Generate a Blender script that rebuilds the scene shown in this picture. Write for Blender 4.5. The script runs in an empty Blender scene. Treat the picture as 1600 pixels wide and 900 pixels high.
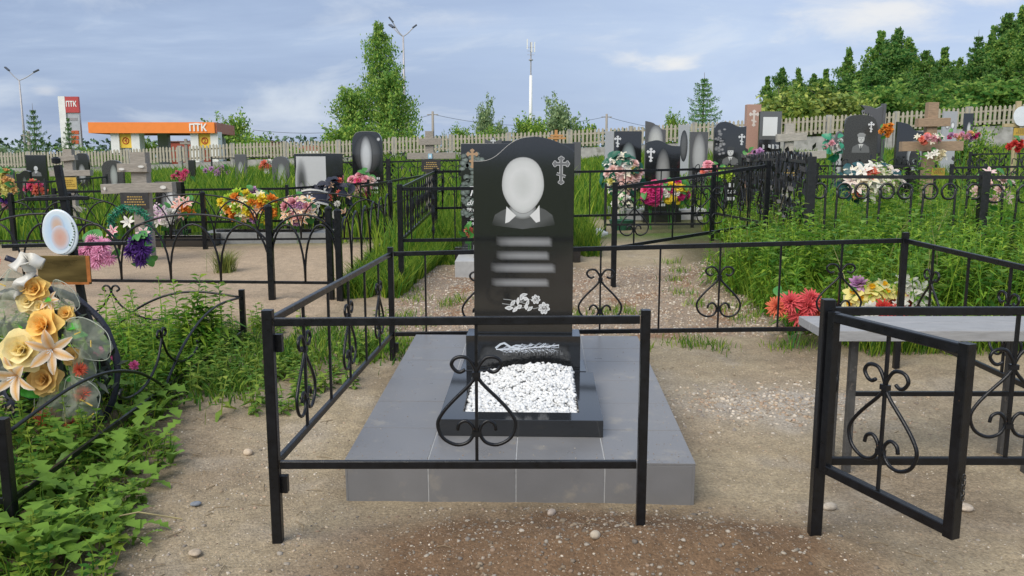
import bpy, math, random
import numpy as np
from mathutils import Vector, Matrix, Quaternion
R = random.Random(7)
NR = np.random.default_rng(11)
S = bpy.context.scene
COL = S.collection
rad = math.radians
PI = math.pi

# ------------------------------------------------------------------ camera
F = 1300.0
PITCH = rad(9.0)
CH = 1.556
cd = bpy.data.cameras.new('camera')
cam = bpy.data.objects.new('camera', cd)
COL.objects.link(cam)
cam.location = (0, 0, CH)
cam.rotation_euler = (PI/2 - PITCH, 0, 0)
cd.sensor_width = 36.0
cd.lens = 36.0*F/1600.0
cd.clip_start = 0.05
cd.clip_end = 3000
S.camera = cam

# ------------------------------------------------------------------ light
SUN_EL, SUN_AZ = rad(45), rad(-142)       # azimuth measured from +Y (away from the camera) towards +X
S.view_settings.view_transform = 'Standard'
S.view_settings.look = 'None'
S.view_settings.exposure = 0.62
S.view_settings.gamma = 1.0
sl = bpy.data.lights.new('sun', 'SUN')
sl.energy = 2.3
sl.angle = rad(50)
sl.color = (1.0, 0.94, 0.84)
so = bpy.data.objects.new('sun', sl)
COL.objects.link(so)
sd = Vector((math.sin(SUN_AZ)*math.cos(SUN_EL), math.cos(SUN_AZ)*math.cos(SUN_EL), math.sin(SUN_EL)))
so.rotation_euler = (-sd).to_track_quat('-Z', 'Y').to_euler()
so.location = (0, 0, 60)

W = bpy.data.worlds.new('World')
S.world = W
W.use_nodes = True
wt = W.node_tree
wt.nodes.clear()
def wn(t, **k):
    n = wt.nodes.new(t)
    for a, v in k.items(): setattr(n, a, v)
    return n
def wl(a, b): wt.links.new(a, b)
def wmath(op, a, b=None, c=None):
    n = wn('ShaderNodeMath', operation=op)
    for i, v in enumerate((a, b, c)):
        if v is None: continue
        if isinstance(v, (int, float)): n.inputs[i].default_value = v
        else: wl(v, n.inputs[i])
    return n.outputs[0]
def wmix(f, a, b):
    n = wn('ShaderNodeMix', data_type='RGBA')
    for i, v in ((0, f), (6, a), (7, b)):
        if isinstance(v, (int, float)): n.inputs[i].default_value = v
        elif isinstance(v, tuple): n.inputs[i].default_value = v
        else: wl(v, n.inputs[i])
    return n.outputs[2]
def wramp(f, stops):
    n = wn('ShaderNodeValToRGB')
    e = n.color_ramp.elements
    while len(e) < len(stops): e.new(0.5)
    for k, (p, c) in enumerate(stops):
        e[k].position = p; e[k].color = c if len(c) == 4 else (*c, 1)
    wl(f, n.inputs[0])
    return n.outputs[0]
tc = wn('ShaderNodeTexCoord')
sky = wn('ShaderNodeTexSky', sky_type='NISHITA', sun_disc=False, sun_elevation=SUN_EL, sun_rotation=SUN_AZ)
sky.air_density = 1.0; sky.dust_density = 1.5
sep = wn('ShaderNodeSeparateXYZ'); wl(tc.outputs['Generated'], sep.inputs[0])
def wnoise(sx, sy, sz, off, detail=6, rough=0.55, dist=0.3):
    mp = wn('ShaderNodeMapping'); mp.inputs['Scale'].default_value = (sx, sy, sz); mp.inputs['Location'].default_value = off
    wl(tc.outputs['Generated'], mp.inputs[0])
    n = wn('ShaderNodeTexNoise'); n.inputs['Scale'].default_value = 1.0
    n.inputs['Detail'].default_value = detail; n.inputs['Roughness'].default_value = rough; n.inputs['Distortion'].default_value = dist
    wl(mp.outputs[0], n.inputs[0])
    return n.outputs[0]
n1 = wnoise(1.6, 1.6, 8.5, (3.1, 0.4, 0.2), 7, .58, .5)
n2 = wnoise(3.2, 3.2, 12, (7.3, 2.0, 5.2), 8, 0.6, 0.6)
n3 = wnoise(9, 9, 26, (1.3, 6.0, 2.2), 8, 0.62, 0.3)
# broad veil of grey blue cloud with paler breaks, lighter to the right
base = wramp(n1, [(0.36, (2.8, 3.65, 5.5)), (0.50, (3.7, 4.65, 6.5)), (0.64, (5.5, 6.4, 7.9))])
right = wmath('MULTIPLY_ADD', sep.outputs[0], 0.9, 0.42)
rc = wn('ShaderNodeClamp'); wl(right, rc.inputs[0])
base = wmix(rc.outputs[0], base, wramp(n2, [(0.3, (4.5, 5.6, 8.0)), (0.5, (5.2, 6.3, 8.3)), (0.7, (6.5, 7.2, 8.5))]))
pale = wramp(n2, [(0.50, (0, 0, 0)), (0.72, (1, 1, 1))])
base = wmix(wmath('MULTIPLY', pale, 0.72), base, (6.9, 7.5, 8.3, 1))
# single bright clouds
def blob(px, py, sx, sy, lo, hi):
    d = Vector(((px-800)/F, 0, 0)) + Vector((0, math.cos(PITCH), -math.sin(PITCH))) - Vector((0, math.sin(PITCH), math.cos(PITCH)))*((py-450)/F)
    d.normalize()
    dx = wmath('DIVIDE', wmath('SUBTRACT', sep.outputs[0], d.x), sx)
    dz = wmath('DIVIDE', wmath('SUBTRACT', sep.outputs[2], d.z), sy)
    front = wmath('GREATER_THAN', sep.outputs[1], 0.0)
    q = wmath('SQRT', wmath('ADD', wmath('MULTIPLY', dx, dx), wmath('MULTIPLY', dz, dz)))
    q = wmath('SUBTRACT', wmath('SUBTRACT', 1.15, q), wmath('MULTIPLY', wmath('SUBTRACT', 0.62, n3), 2.2))
    mr = wn('ShaderNodeMapRange'); mr.interpolation_type = 'SMOOTHSTEP'
    wl(q, mr.inputs[0]); mr.inputs[1].default_value = lo; mr.inputs[2].default_value = hi
    return wmath('MULTIPLY', mr.outputs[0], front)
for px, py, sx, sy, lo, hi, k in ((1055, 100, .065, .024, .15, .9, .9), (985, 92, .06, .018, .3, 1.1, .5), (1400, 12, .14, .055, .1, 1.1, .9),
                              (700, 30, .2, .03, .3, 1.5, .4), (72, 142, .02, .012, .2, 1.0, .4), (930, 60, .12, .03, .3, 1.4, .4)):
    base = wmix(wmath('MULTIPLY', blob(px, py, sx, sy, lo, hi), k), base, (8.3, 8.2, 8.1, 1))
mixed = wmix(0.88, sky.outputs[0], base)
bg = wn('ShaderNodeBackground'); bg.inputs[1].default_value = 0.073
wl(mixed, bg.inputs[0])
wo = wn('ShaderNodeOutputWorld'); wl(bg.outputs[0], wo.inputs[0])

# ------------------------------------------------------------------ projection of photo measurements into the place
CP, SP = math.cos(PITCH), math.sin(PITCH)
def ray(u, v):
    a, b = (u-800)/F, (v-450)/F
    return Vector((a, CP - b*SP, -SP - b*CP))
def P(u, v, Y):
    r = ray(u, v)
    return Vector((0, 0, CH)) + r*(Y/r.y)
def sc(v, Y):                       # metres per photo pixel at distance Y
    return (Y/ray(800, v).y)/F
def sstep(a, b, x):
    t = np.clip((np.asarray(x, float)-a)/(b-a), 0, 1)
    return t*t*(3-2*t)
def gzn(x, y):
    x = np.asarray(x, float); y = np.asarray(y, float)
    t = np.clip((y-4.0)/38.0, 0, 1)
    zf = 1.22 + 0.035*np.clip(x, -34, 34)
    z = t*zf
    # little bank of soil below the front edge of the plinth, mound of weeds at the right back
    z = z + 0.09*np.exp(-((x-0.45)/0.75)**2-((y-3.10)/0.22)**2)
    z = z + 0.22*sstep(1.9, 3.0, x)*sstep(6.1, 7.4, y)*(1-sstep(9.5, 13, y))
    z = z + 0.06*np.exp(-((x+2.6)/0.8)**2-((y-4.6)/1.6)**2)
    return z
def gz(x, y): return float(gzn(x, y))
def G(u, v):                        # where the sight line meets the ground
    r = ray(u, v); lo, hi = 0.5, 200.0
    o = Vector((0, 0, CH))
    t = 0.5
    while t < 400:
        p = o + r*t
        if p.z < gz(p.x, p.y): break
        t *= 1.01
    lo, hi = t/1.01, t
    for _ in range(20):
        m = (lo+hi)/2; p = o + r*m
        if p.z < gz(p.x, p.y): hi = m
        else: lo = m
    return o + r*hi

# ------------------------------------------------------------------ noise for meshes
_perm = NR.random((256, 256))
def vnoise(x, y):
    x = np.asarray(x, float); y = np.asarray(y, float)
    xi = np.floor(x).astype(int); yi = np.floor(y).astype(int)
    fx = x-xi; fy = y-yi
    fx = fx*fx*(3-2*fx); fy = fy*fy*(3-2*fy)
    g = lambda a, b: _perm[a % 256, b % 256]
    return (g(xi, yi)*(1-fx)+g(xi+1, yi)*fx)*(1-fy) + (g(xi, yi+1)*(1-fx)+g(xi+1, yi+1)*fx)*fy
def fbm(x, y, o=4):
    s = 0; a = 0.5; t = 0
    for k in range(o):
        s = s + a*vnoise(x*2**k+17.3*k, y*2**k+5.1*k); t += a; a *= .5
    return s/t

# ------------------------------------------------------------------ materials
MATS = {}
def M(name, col=(.5, .5, .5), rough=.6, var=.12, scale=12., bump=0., bscale=None, island=0., attr=False, spec=.5, metal=0., transl=0., alpha=1., detail=5., spots=None, stretch=(1, 1, 1), coat=0.):
    if name in MATS: return MATS[name]
    m = bpy.data.materials.new(name); m.use_nodes = True
    nt = m.node_tree; N = nt.nodes; L = nt.links
    b = N['Principled BSDF']; out = N['Material Output']
    def new(t): return N.new(t)
    tx = new('ShaderNodeTexCoord')
    mp = new('ShaderNodeMapping'); mp.inputs['Scale'].default_value = stretch
    L.new(tx.outputs['Object'], mp.inputs[0])
    nz = new('ShaderNodeTexNoise'); nz.inputs['Scale'].default_value = scale; nz.inputs['Detail'].default_value = detail
    L.new(mp.outputs[0], nz.inputs[0])
    rgb = new('ShaderNodeRGB'); rgb.outputs[0].default_value = (*col, 1)
    c = rgb.outputs[0]
    if attr:
        at = new('ShaderNodeVertexColor'); at.layer_name = 'Col'
        c = at.outputs[0]
    hs = new('ShaderNodeHueSaturation')
    L.new(c, hs.inputs['Color'])
    mr = new('ShaderNodeMapRange'); mr.inputs[1].default_value = .3; mr.inputs[2].default_value = .7
    mr.inputs[3].default_value = 1-var; mr.inputs[4].default_value = 1+var
    L.new(nz.outputs[0], mr.inputs[0])
    v = mr.outputs[0]
    if island:
        ge = new('ShaderNodeNewGeometry')
        mi = new('ShaderNodeMapRange'); mi.inputs[3].default_value = 1-island; mi.inputs[4].default_value = 1+island
        L.new(ge.outputs['Random Per Island'], mi.inputs[0])
        mu = new('ShaderNodeMath'); mu.operation = 'MULTIPLY'
        L.new(v, mu.inputs[0]); L.new(mi.outputs[0], mu.inputs[1]); v = mu.outputs[0]
        mh = new('ShaderNodeMapRange'); mh.inputs[3].default_value = .5+.10*island; mh.inputs[4].default_value = .5-.09*island
        L.new(ge.outputs['Random Per Island'], mh.inputs[0]); L.new(mh.outputs[0], hs.inputs['Hue'])
    L.new(v, hs.inputs['Value'])
    cc = hs.outputs[0]
    if spots:                        # (colour, scale, threshold, softness)
        sc_, ss, th, so_ = spots
        n2 = new('ShaderNodeTexNoise'); n2.inputs['Scale'].default_value = ss; n2.inputs['Detail'].default_value = 7; n2.inputs['Roughness'].default_value = .65
        L.new(tx.outputs['Object'], n2.inputs[0])
        m2 = new('ShaderNodeMapRange'); m2.inputs[1].default_value = th; m2.inputs[2].default_value = th+so_
        L.new(n2.outputs[0], m2.inputs[0])
        mx = new('ShaderNodeMix'); mx.data_type = 'RGBA'
        L.new(m2.outputs[0], mx.inputs[0]); L.new(cc, mx.inputs[6]); mx.inputs[7].default_value = (*sc_, 1)
        cc = mx.outputs[2]
    L.new(cc, b.inputs['Base Color'])
    b.inputs['Roughness'].default_value = rough
    b.inputs['Metallic'].default_value = metal
    b.inputs['Specular IOR Level'].default_value = spec
    b.inputs['Alpha'].default_value = alpha
    b.inputs['Coat Weight'].default_value = coat
    if rough > .12:
        rr = new('ShaderNodeMapRange'); rr.inputs[1].default_value = .3; rr.inputs[2].default_value = .7
        rr.inputs[3].default_value = rough*.8; rr.inputs[4].default_value = min(1, rough*1.2)
        L.new(nz.outputs[0], rr.inputs[0]); L.new(rr.outputs[0], b.inputs['Roughness'])
    if bump:
        nb = new('ShaderNodeTexNoise'); nb.inputs['Scale'].default_value = bscale or scale*4; nb.inputs['Detail'].default_value = 6
        L.new(mp.outputs[0], nb.inputs[0])
        bp = new('ShaderNodeBump'); bp.inputs['Strength'].default_value = bump; bp.inputs['Distance'].default_value = .01
        L.new(nb.outputs[0], bp.inputs['Height']); L.new(bp.outputs[0], b.inputs['Normal'])
    if transl:
        t = new('ShaderNodeBsdfTranslucent'); L.new(cc, t.inputs[0])
        mx = new('ShaderNodeMixShader'); mx.inputs[0].default_value = transl
        L.new(b.outputs[0], mx.inputs[1]); L.new(t.outputs[0], mx.inputs[2]); L.new(mx.outputs[0], out.inputs[0])
    MATS[name] = m
    return m

# ------------------------------------------------------------------ mesh helpers
def link(o):
    COL.objects.link(o); return o
def npmesh(name, V, Fc, mats, cols=None, smooth=False):
    """V (n,3); Fc: list of arrays (m,3) or (m,4)"""
    me = bpy.data.meshes.new(name)
    V = np.asarray(V, np.float32)
    Fc = [np.asarray(f, np.int32) for f in Fc if len(f)]
    lv = np.concatenate([f.ravel() for f in Fc])
    tot = np.concatenate([np.full(len(f), f.shape[1], np.int32) for f in Fc])
    st = np.concatenate([[0], np.cumsum(tot)[:-1]]).astype(np.int32)
    me.vertices.add(len(V)); me.vertices.foreach_set('co', V.ravel())
    me.loops.add(len(lv)); me.loops.foreach_set('vertex_index', lv)
    me.polygons.add(len(tot)); me.polygons.foreach_set('loop_start', st)
    me.update(calc_edges=True)
    if smooth: me.polygons.foreach_set('use_smooth', np.ones(len(tot), bool))
    if cols is not None:
        a = me.color_attributes.new('Col', 'FLOAT_COLOR', 'POINT')
        c = np.ones((len(V), 4), np.float32); c[:, :3] = cols
        a.data.foreach_set('color', c.ravel())
    for m in (mats if isinstance(mats, (list, tuple)) else [mats]): me.materials.append(m)
    me.validate()
    return me
def crom(pts, n=6, closed=False):
    pts = [Vector(p) for p in pts]; out = []
    N = len(pts)
    rng = range(N if closed else N-1)
    for i in rng:
        if closed: p0, p1, p2, p3 = pts[i-1], pts[i], pts[(i+1) % N], pts[(i+2) % N]
        else: p0, p1, p2, p3 = pts[max(i-1, 0)], pts[i], pts[i+1], pts[min(i+2, N-1)]
        for k in range(n):
            t = k/n
            out.append(0.5*((2*p1)+(p2-p0)*t+(2*p0-5*p1+4*p2-p3)*t*t+(3*p1-p0-3*p2+p3)*t**3))
    if not closed: out.append(pts[-1])
    return out
class MB:
    def __init__(s): s.v = []; s.f = []; s.c = []; s.col = (1, 1, 1); s.M = None
    def av(s, p, col=None):
        p = Vector(p)
        if s.M is not None: p = s.M @ p
        s.v.append(p); s.c.append(col or s.col); return len(s.v)-1
    def face(s, *i): s.f.append(tuple(i)); return s
    def quad(s, pts, cols=None):
        ids = [s.av(p, cols[k] if cols else None) for k, p in enumerate(pts)]
        s.f.append(tuple(ids)); return s
    def box(s, c, d, rz=0, rx=0, ry=0):
        c = Vector(c); hx, hy, hz = d[0]/2, d[1]/2, d[2]/2
        m = Matrix.Rotation(rz, 3, 'Z') @ Matrix.Rotation(ry, 3, 'Y') @ Matrix.Rotation(rx, 3, 'X')
        b = [s.av(c + m @ Vector((x*hx, y*hy, z*hz))) for x in (-1, 1) for y in (-1, 1) for z in (-1, 1)]
        for q in ((0, 1, 3, 2), (4, 6, 7, 5), (0, 4, 5, 1), (2, 3, 7, 6), (0, 2, 6, 4), (1, 5, 7, 3)): s.f.append(tuple(b[i] for i in q))
        return s
    def bar(s, a, b, w, h, up=(0, 0, 1), bev=0.0):
        """rectangular bar from a to b; w sideways, h along up"""
        a = Vector(a); b = Vector(b); d = (b-a).normalized(); up = Vector(up)
        if abs(d.dot(up)) > .98: up = Vector((0, 1, 0))
        sx = d.cross(up).normalized(); uz = sx.cross(d).normalized()
        if bev: pr = [(-w/2+bev, -h/2), (w/2-bev, -h/2), (w/2, -h/2+bev), (w/2, h/2-bev), (w/2-bev, h/2), (-w/2+bev, h/2), (-w/2, h/2-bev), (-w/2, -h/2+bev)]
        else: pr = [(-w/2, -h/2), (w/2, -h/2), (w/2, h/2), (-w/2, h/2)]
        A = [s.av(a+sx*x+uz*y) for x, y in pr]; B = [s.av(b+sx*x+uz*y) for x, y in pr]
        n = len(pr)
        for i in range(n): s.f.append((A[i], A[(i+1) % n], B[(i+1) % n], B[i]))
        s.f.append(tuple(A[::-1])); s.f.append(tuple(B)); return s
    def tube(s, pts, r, n=6, closed=False, flat=None, cols=None):
        pts = [Vector(p) for p in pts]; N = len(pts); rings = []
        rr = r if isinstance(r, (list, tuple)) else [r]*N
        ref = None
        for i, p in enumerate(pts):
            if closed: t = pts[(i+1) % N]-pts[i-1]
            else: t = pts[min(i+1, N-1)]-pts[max(i-1, 0)]
            if t.length < 1e-9: t = Vector((0, 0, 1))
            t.normalize()
            if ref is None:
                ref = Vector((0, 1, 0)) if abs(t.y) < .9 else Vector((1, 0, 0))
            x = t.cross(ref)
            if x.length < 1e-6: x = t.orthogonal()
            x.normalize(); y = t.cross(x).normalized()
            fl = flat or 1.0
            rings.append([s.av(p + x*(math.cos(2*PI*k/n)*rr[i]) + y*(math.sin(2*PI*k/n)*rr[i]*fl), cols[i] if cols else None) for k in range(n)])
        for i in range(N if closed else N-1):
            a, b = rings[i], rings[(i+1) % N]
            for k in range(n): s.f.append((a[k], a[(k+1) % n], b[(k+1) % n], b[k]))
        if not closed:
            s.f.append(tuple(rings[0][::-1])); s.f.append(tuple(rings[-1]))
        return s
    def prism(s, outline, y0, y1):
        """outline in (x,z), extruded along y (front face at y0)"""
        A = [s.av((x, y0, z)) for x, z in outline]; B = [s.av((x, y1, z)) for x, z in outline]
        n = len(outline)
        s.f.append(tuple(A)); s.f.append(tuple(B[::-1]))
        for i in range(n): s.f.append((A[i], B[i], B[(i+1) % n], A[(i+1) % n]))
        return s
    def flat(s, outline, y, col=None):
        s.f.append(tuple(s.av((x, y, z), col) for x, z in outline)); return s
    def disc(s, cx, cz, rx, rz, y, cols, radii=(0, 1), n=28, shape=None):
        """rings of vertex colour in the plane y; cols one colour per ring"""
        prev = None
        for k, (q, c) in enumerate(zip(radii, cols)):
            if q == 0: ring = [s.av((cx, y, cz), c)]
            else:
                ring = []
                for i in range(n):
                    a = 2*PI*i/n; m = shape(a) if shape else 1
                    ring.append(s.av((cx+math.cos(a)*rx*q*m, y, cz+math.sin(a)*rz*q*m), c))
            if prev is not None:
                for i in range(n):
                    j = (i+1) % n
                    if len(prev) == 1: s.f.append((prev[0], ring[j], ring[i])[::-1])
                    else: s.f.append((prev[i], ring[i], ring[j], prev[j]))
            prev = ring
        return s
    def lathe(s, prof, c=(0, 0, 0), n=12):
        c = Vector(c); rings = []
        for r, z in prof: rings.append([s.av(c+Vector((math.cos(2*PI*k/n)*r, math.sin(2*PI*k/n)*r, z))) for k in range(n)])
        for a, b in zip(rings, rings[1:]):
            for k in range(n): s.f.append((a[k], a[(k+1) % n], b[(k+1) % n], b[k]))
        s.f.append(tuple(rings[0][::-1])); s.f.append(tuple(rings[-1])); return s
    def mesh(s, name, mat, smooth=False, bevel=0):
        me = bpy.data.meshes.new(name)
        me.from_pydata([tuple(p) for p in s.v], [], s.f)
        a = me.color_attributes.new('Col', 'FLOAT_COLOR', 'POINT')
        arr = np.ones((len(s.v), 4), np.float32); arr[:, :3] = np.array(s.c, np.float32).reshape(-1, 3)
        a.data.foreach_set('color', arr.ravel())
        me.materials.append(mat)
        if smooth: me.polygons.foreach_set('use_smooth', np.ones(len(me.polygons), bool))
        me.update()
        return me
    def build(s, name, mat, parent=None, smooth=False, bevel=0, loc=None):
        o = link(bpy.data.objects.new(name, s.mesh(name, mat, smooth)))
        if parent: o.parent = parent
        if loc is not None: o.location = loc
        if bevel:
            b = o.modifiers.new('bevel', 'BEVEL'); b.width = bevel; b.segments = 2; b.limit_method = 'ANGLE'; b.angle_limit = rad(40)
        return o
def obj(name, me, parent=None, loc=None, rot=None, scale=None):
    o = link(bpy.data.objects.new(name, me))
    if parent: o.parent = parent
    if loc is not None: o.location = loc
    if rot is not None:
        if isinstance(rot, Quaternion): o.rotation_mode = 'QUATERNION'; o.rotation_quaternion = rot
        else: o.rotation_euler = rot
    if scale is not None: o.scale = (scale,)*3 if isinstance(scale, (int, float)) else scale
    return o
def tag(o, label, cat, group=None):
    o['label'] = label; o['category'] = cat
    if group: o['group'] = group
    return o
def thing(name, label, cat, loc=(0, 0, 0), rz=0, group=None):
    o = link(bpy.data.objects.new(name, None)); o.empty_display_size = .1
    o.location = loc; o.rotation_euler = (0, 0, rz)
    return tag(o, label, cat, group)
def dup(root, loc, rz=0, label=None, group=None, scale=None):
    r = root.copy(); link(r); r.location = loc; r.rotation_euler = (0, 0, rz)
    if scale is not None: r.scale = (scale,)*3 if isinstance(scale, (int, float)) else scale
    if label: r['label'] = label
    if group: r['group'] = group
    for ch in list(root.children):
        c = ch.copy(); link(c); c.parent = r
        for g in list(ch.children):
            d = g.copy(); link(d); d.parent = c
    return r

m_iron = M('black_painted_iron', (.006, .0065, .008), .32, .3, 30, .12, 160, spec=.38, spots=((.085, .045, .025), 38, .70, .05))
m_iron_old = M('weathered_black_iron', (.014, .0145, .016), .42, .3, 30, .15, 140, spots=((.09, .085, .08), 45, .63, .08))
m_granite = M('polished_black_granite', (.013, .014, .015), .08, .35, 220, 0, spec=1.0, spots=((.045, .047, .05), 420, .62, .06))
m_granite_grey = M('grey_granite', (.10, .10, .105), .35, .25, 120, 0, spots=((.22, .22, .22), 300, .6, .06))
m_print = M('engraved_print', (1, 1, 1), .12, .02, 30, attr=True, spec=.9)
m_tile = M('grey_porcelain_tile', (.195, .192, .192), .34, .07, 5, .03, 90, spec=.5, island=.03, spots=((.27, .25, .22), 7, .57, .14))
m_grout = M('pale_grout', (.42, .42, .41), .85, .15, 60, .2, 200)
m_mortar = M('pale_mortar', (.45, .46, .44), .9, .25, 40, .5, 120)
m_wood = M('weathered_wood', (.30, .27, .23), .8, .25, 14, .35, 40, stretch=(1, 8, 8), detail=8)
m_wood_br = M('brown_wood', (.33, .23, .15), .75, .25, 14, .35, 40, stretch=(1, 8, 8), detail=8)
m_chip = M('white_marble_chip', (.70, .70, .685), .7, .08, 20, .2, 90, island=.12)
m_leafA = M('weed_leaf', (.13, .24, .03), .65, .18, 8, island=.45, transl=.35, spec=.2)
m_leafB = M('dandelion_leaf', (.14, .26, .035), .6, .2, 10, island=.4, transl=.35, spec=.22)
m_grass = M('grass_blade', (.16, .28, .03), .6, .2, 3, island=.5, transl=.45, spec=.2)
m_herb = M('herb_leaf', (.12, .22, .028), .7, .2, 6, spec=.15, island=.5, transl=.35); m_herb2 = M('pale_herb_leaf', (.18, .29, .05), .7, .2, 6, spec=.15, island=.4, transl=.35)
m_straw = M('dry_stem', (.35, .29, .14), .7, .2, 20)
m_flower = M('artificial_petal', (1, 1, 1), .75, .08, 30, attr=True, spec=.15, transl=.3)
m_gleaf = M('artificial_leaf', (.06, .24, .045), .45, .2, 20, island=.3, transl=.2)
m_dleaf = M('dark_green_garland', (.012, .09, .055), .5, .3, 20, island=.4)
m_bark = M('grey_bark', (.14, .115, .09), .85, .3, 10, .4, 30)
m_birch = M('birch_bark', (.55, .53, .49), .75, .12, 8, .2, 20, spots=((.05, .045, .04), 5, .58, .04))
# ================================================================== GROUND
def geo(a, b, s0, k):                 # positions from a to b, first step s0 growing by k
    out = [a]; s = s0; d = 1 if b > a else -1
    while (b-out[-1])*d > 0: out.append(out[-1]+d*s); s *= k
    return out
gx = np.array(sorted(set(np.round(np.concatenate([np.arange(-3.4, 3.41, .024), geo(3.42, 900, .03, 1.07), geo(-3.42, -900, .03, 1.07)]), 4))))
gy = np.array(sorted(set(np.round(np.concatenate([np.arange(2.4, 6.6, .024), np.arange(6.6, 11, .045), geo(11.05, 1200, .06, 1.05), geo(2.38, -600, .04, 1.1)]), 4))))
XX, YY = np.meshgrid(gx, gy)
ZZ = gzn(XX, YY)
near = 1-sstep(9, 20, np.abs(YY)+np.abs(XX)*.5)
loose = np.exp(-((XX-.35)/.95)**2-((YY-3.0)/.5)**2)                 # freshly dug soil in front of the plinth
bump = (fbm(XX*2.3, YY*2.3, 4)-.5)*.035 + (fbm(XX*11, YY*11, 4)-.5)*.022 + (fbm(XX*38, YY*38, 2)-.5)*(.006+.02*loose)
plin = sstep(-.9, -.8, XX)*(1-sstep(.9, 1.0, XX))*sstep(3.45, 3.6, YY)*(1-sstep(5.8, 6.0, YY))
ZZ = ZZ + bump*near*(1-.8*plin)
def lerp(c, d, t): return c*(1-t[..., None])+np.array(d)*t[..., None]
nA = fbm(XX*1.1+3, YY*1.1, 5); nB = fbm(XX*3.7, YY*3.7+9, 5); nC = fbm(XX*17, YY*17, 3)
CC = np.zeros(XX.shape+(3,)) + np.array((.34, .275, .182))           # dry sand
CC = lerp(CC, (.215, .16, .108), np.clip((nA-.42)*3.5, 0, 1)*.6)
CC = lerp(CC, (.37, .315, .245), np.clip((nB-.55)*4, 0, 1)*.6)
CC = lerp(CC, (.15, .09, .05), np.clip((loose*1.9*(.35+nB)-.15)*1.5, 0, 1)*.92)   # damp dug soil
grav = sstep(-1.3, -.9, XX+.25*(nB-.5))*(1-sstep(2.2, 2.6, XX))*sstep(6.5, 6.9, YY+.6*(nB-.5))*(1-sstep(9.7, 10.3, YY+(nA-.5)))
CC = lerp(CC, (.27, .205, .155), grav*.8)
CC = lerp(CC, (.23, .125, .065), grav*np.clip((nB-.52)*6, 0, 1)*.8)
g2 = np.exp(-((XX-1.55)/.62)**2-((YY-5.0)/.36)**2)
CC = lerp(CC, (.36, .32, .27), np.clip(g2*1.4*nB*1.6, 0, 1))
edge = -1.42-.28*(YY-2.9)
edge = np.maximum(edge, -1.95)+.5*(nB-.5)
veg = (1-sstep(edge-.25, edge+.1, XX))*(1-sstep(6.6, 7.2, YY))
CC = lerp(CC, (.085, .07, .04), veg*.85)
vs = np.clip(np.exp(-((XX+1.5)/.55)**2-((YY-6.2)/.7)**2)*1.3, 0, 1)
CC = lerp(CC, (.12, .10, .05), vs*.7)
vr = sstep(1.9, 2.5, XX+.5*(nA-.5))*sstep(6.0, 6.5, YY)
CC = lerp(CC, (.09, .08, .04), vr)
sandplot = (1-sstep(-1.9, -1.6, XX))*sstep(7.2, 7.7, YY)*(1-sstep(12.0, 12.6, YY))
CC = lerp(CC, (.38, .29, .20), sandplot*(1-vr))
far = sstep(12.0, 13.5, YY)
CC = lerp(CC, (.075, .12, .025), far*(1-.75*((YY > 13.5) & (YY < 16) & (XX > .8) & (XX < 4))))
CC = lerp(CC, (.075, .12, .025), (1-sstep(-8, -2, YY))*0.8)
CC = CC*(.80+.4*nC)[..., None]
ny, nx = XX.shape
idx = np.arange(nx*ny).reshape(ny, nx)
quads = np.stack([idx[:-1, :-1], idx[:-1, 1:], idx[1:, 1:], idx[1:, :-1]], -1).reshape(-1, 4)
def ground_mat():
    m = M('dry_soil', rough=.93, var=.3, scale=70, bump=.8, bscale=110, attr=True, spec=.15, detail=8)
    nt = m.node_tree; N = nt.nodes; L = nt.links
    b = N['Principled BSDF']; src = b.inputs['Base Color'].links[0].from_socket
    tx = N.new('ShaderNodeTexCoord')
    for scl, th, col in ((75, .17, (.42, .37, .30, 1)), (150, .16, (.20, .14, .09, 1)), (38, .13, (.36, .31, .25, 1))):
        v = N.new('ShaderNodeTexVoronoi'); v.inputs['Scale'].default_value = scl
        L.new(tx.outputs['Object'], v.inputs['Vector'])
        n = N.new('ShaderNodeTexNoise'); n.inputs['Scale'].default_value = 4.0; L.new(tx.outputs['Object'], n.inputs['Vector'])
        sub = N.new('ShaderNodeMath'); sub.operation = 'MULTIPLY'; sub.inputs[1].default_value = th*2; L.new(n.outputs[0], sub.inputs[0])
        lt = N.new('ShaderNodeMath'); lt.operation = 'LESS_THAN'; L.new(v.outputs['Distance'], lt.inputs[0]); L.new(sub.outputs[0], lt.inputs[1])
        sp = N.new('ShaderNodeSeparateColor'); L.new(v.outputs['Color'], sp.inputs[0])
        g = N.new('ShaderNodeMath'); g.operation = 'GREATER_THAN'; g.inputs[1].default_value = .5; L.new(sp.outputs[0], g.inputs[0])
        mu = N.new('ShaderNodeMath'); mu.operation = 'MULTIPLY'; L.new(lt.outputs[0], mu.inputs[0]); L.new(g.outputs[0], mu.inputs[1])
        m2 = N.new('ShaderNodeMath'); m2.operation = 'MULTIPLY'; m2.inputs[1].default_value = .6; L.new(mu.outputs[0], m2.inputs[0])
        mx = N.new('ShaderNodeMix'); mx.data_type = 'RGBA'; mx.inputs[7].default_value = col
        L.new(m2.outputs[0], mx.inputs[0]); L.new(src, mx.inputs[6]); src = mx.outputs[2]
    L.new(src, b.inputs['Base Color'])
    return m
gme = npmesh('ground', np.stack([XX, YY, ZZ], -1).reshape(-1, 3), [quads], ground_mat(), CC.reshape(-1, 3), True)
ground = obj('ground', gme); ground['kind'] = 'structure'
_gnx, _gny, _gz = gx, gy, ZZ
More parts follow.
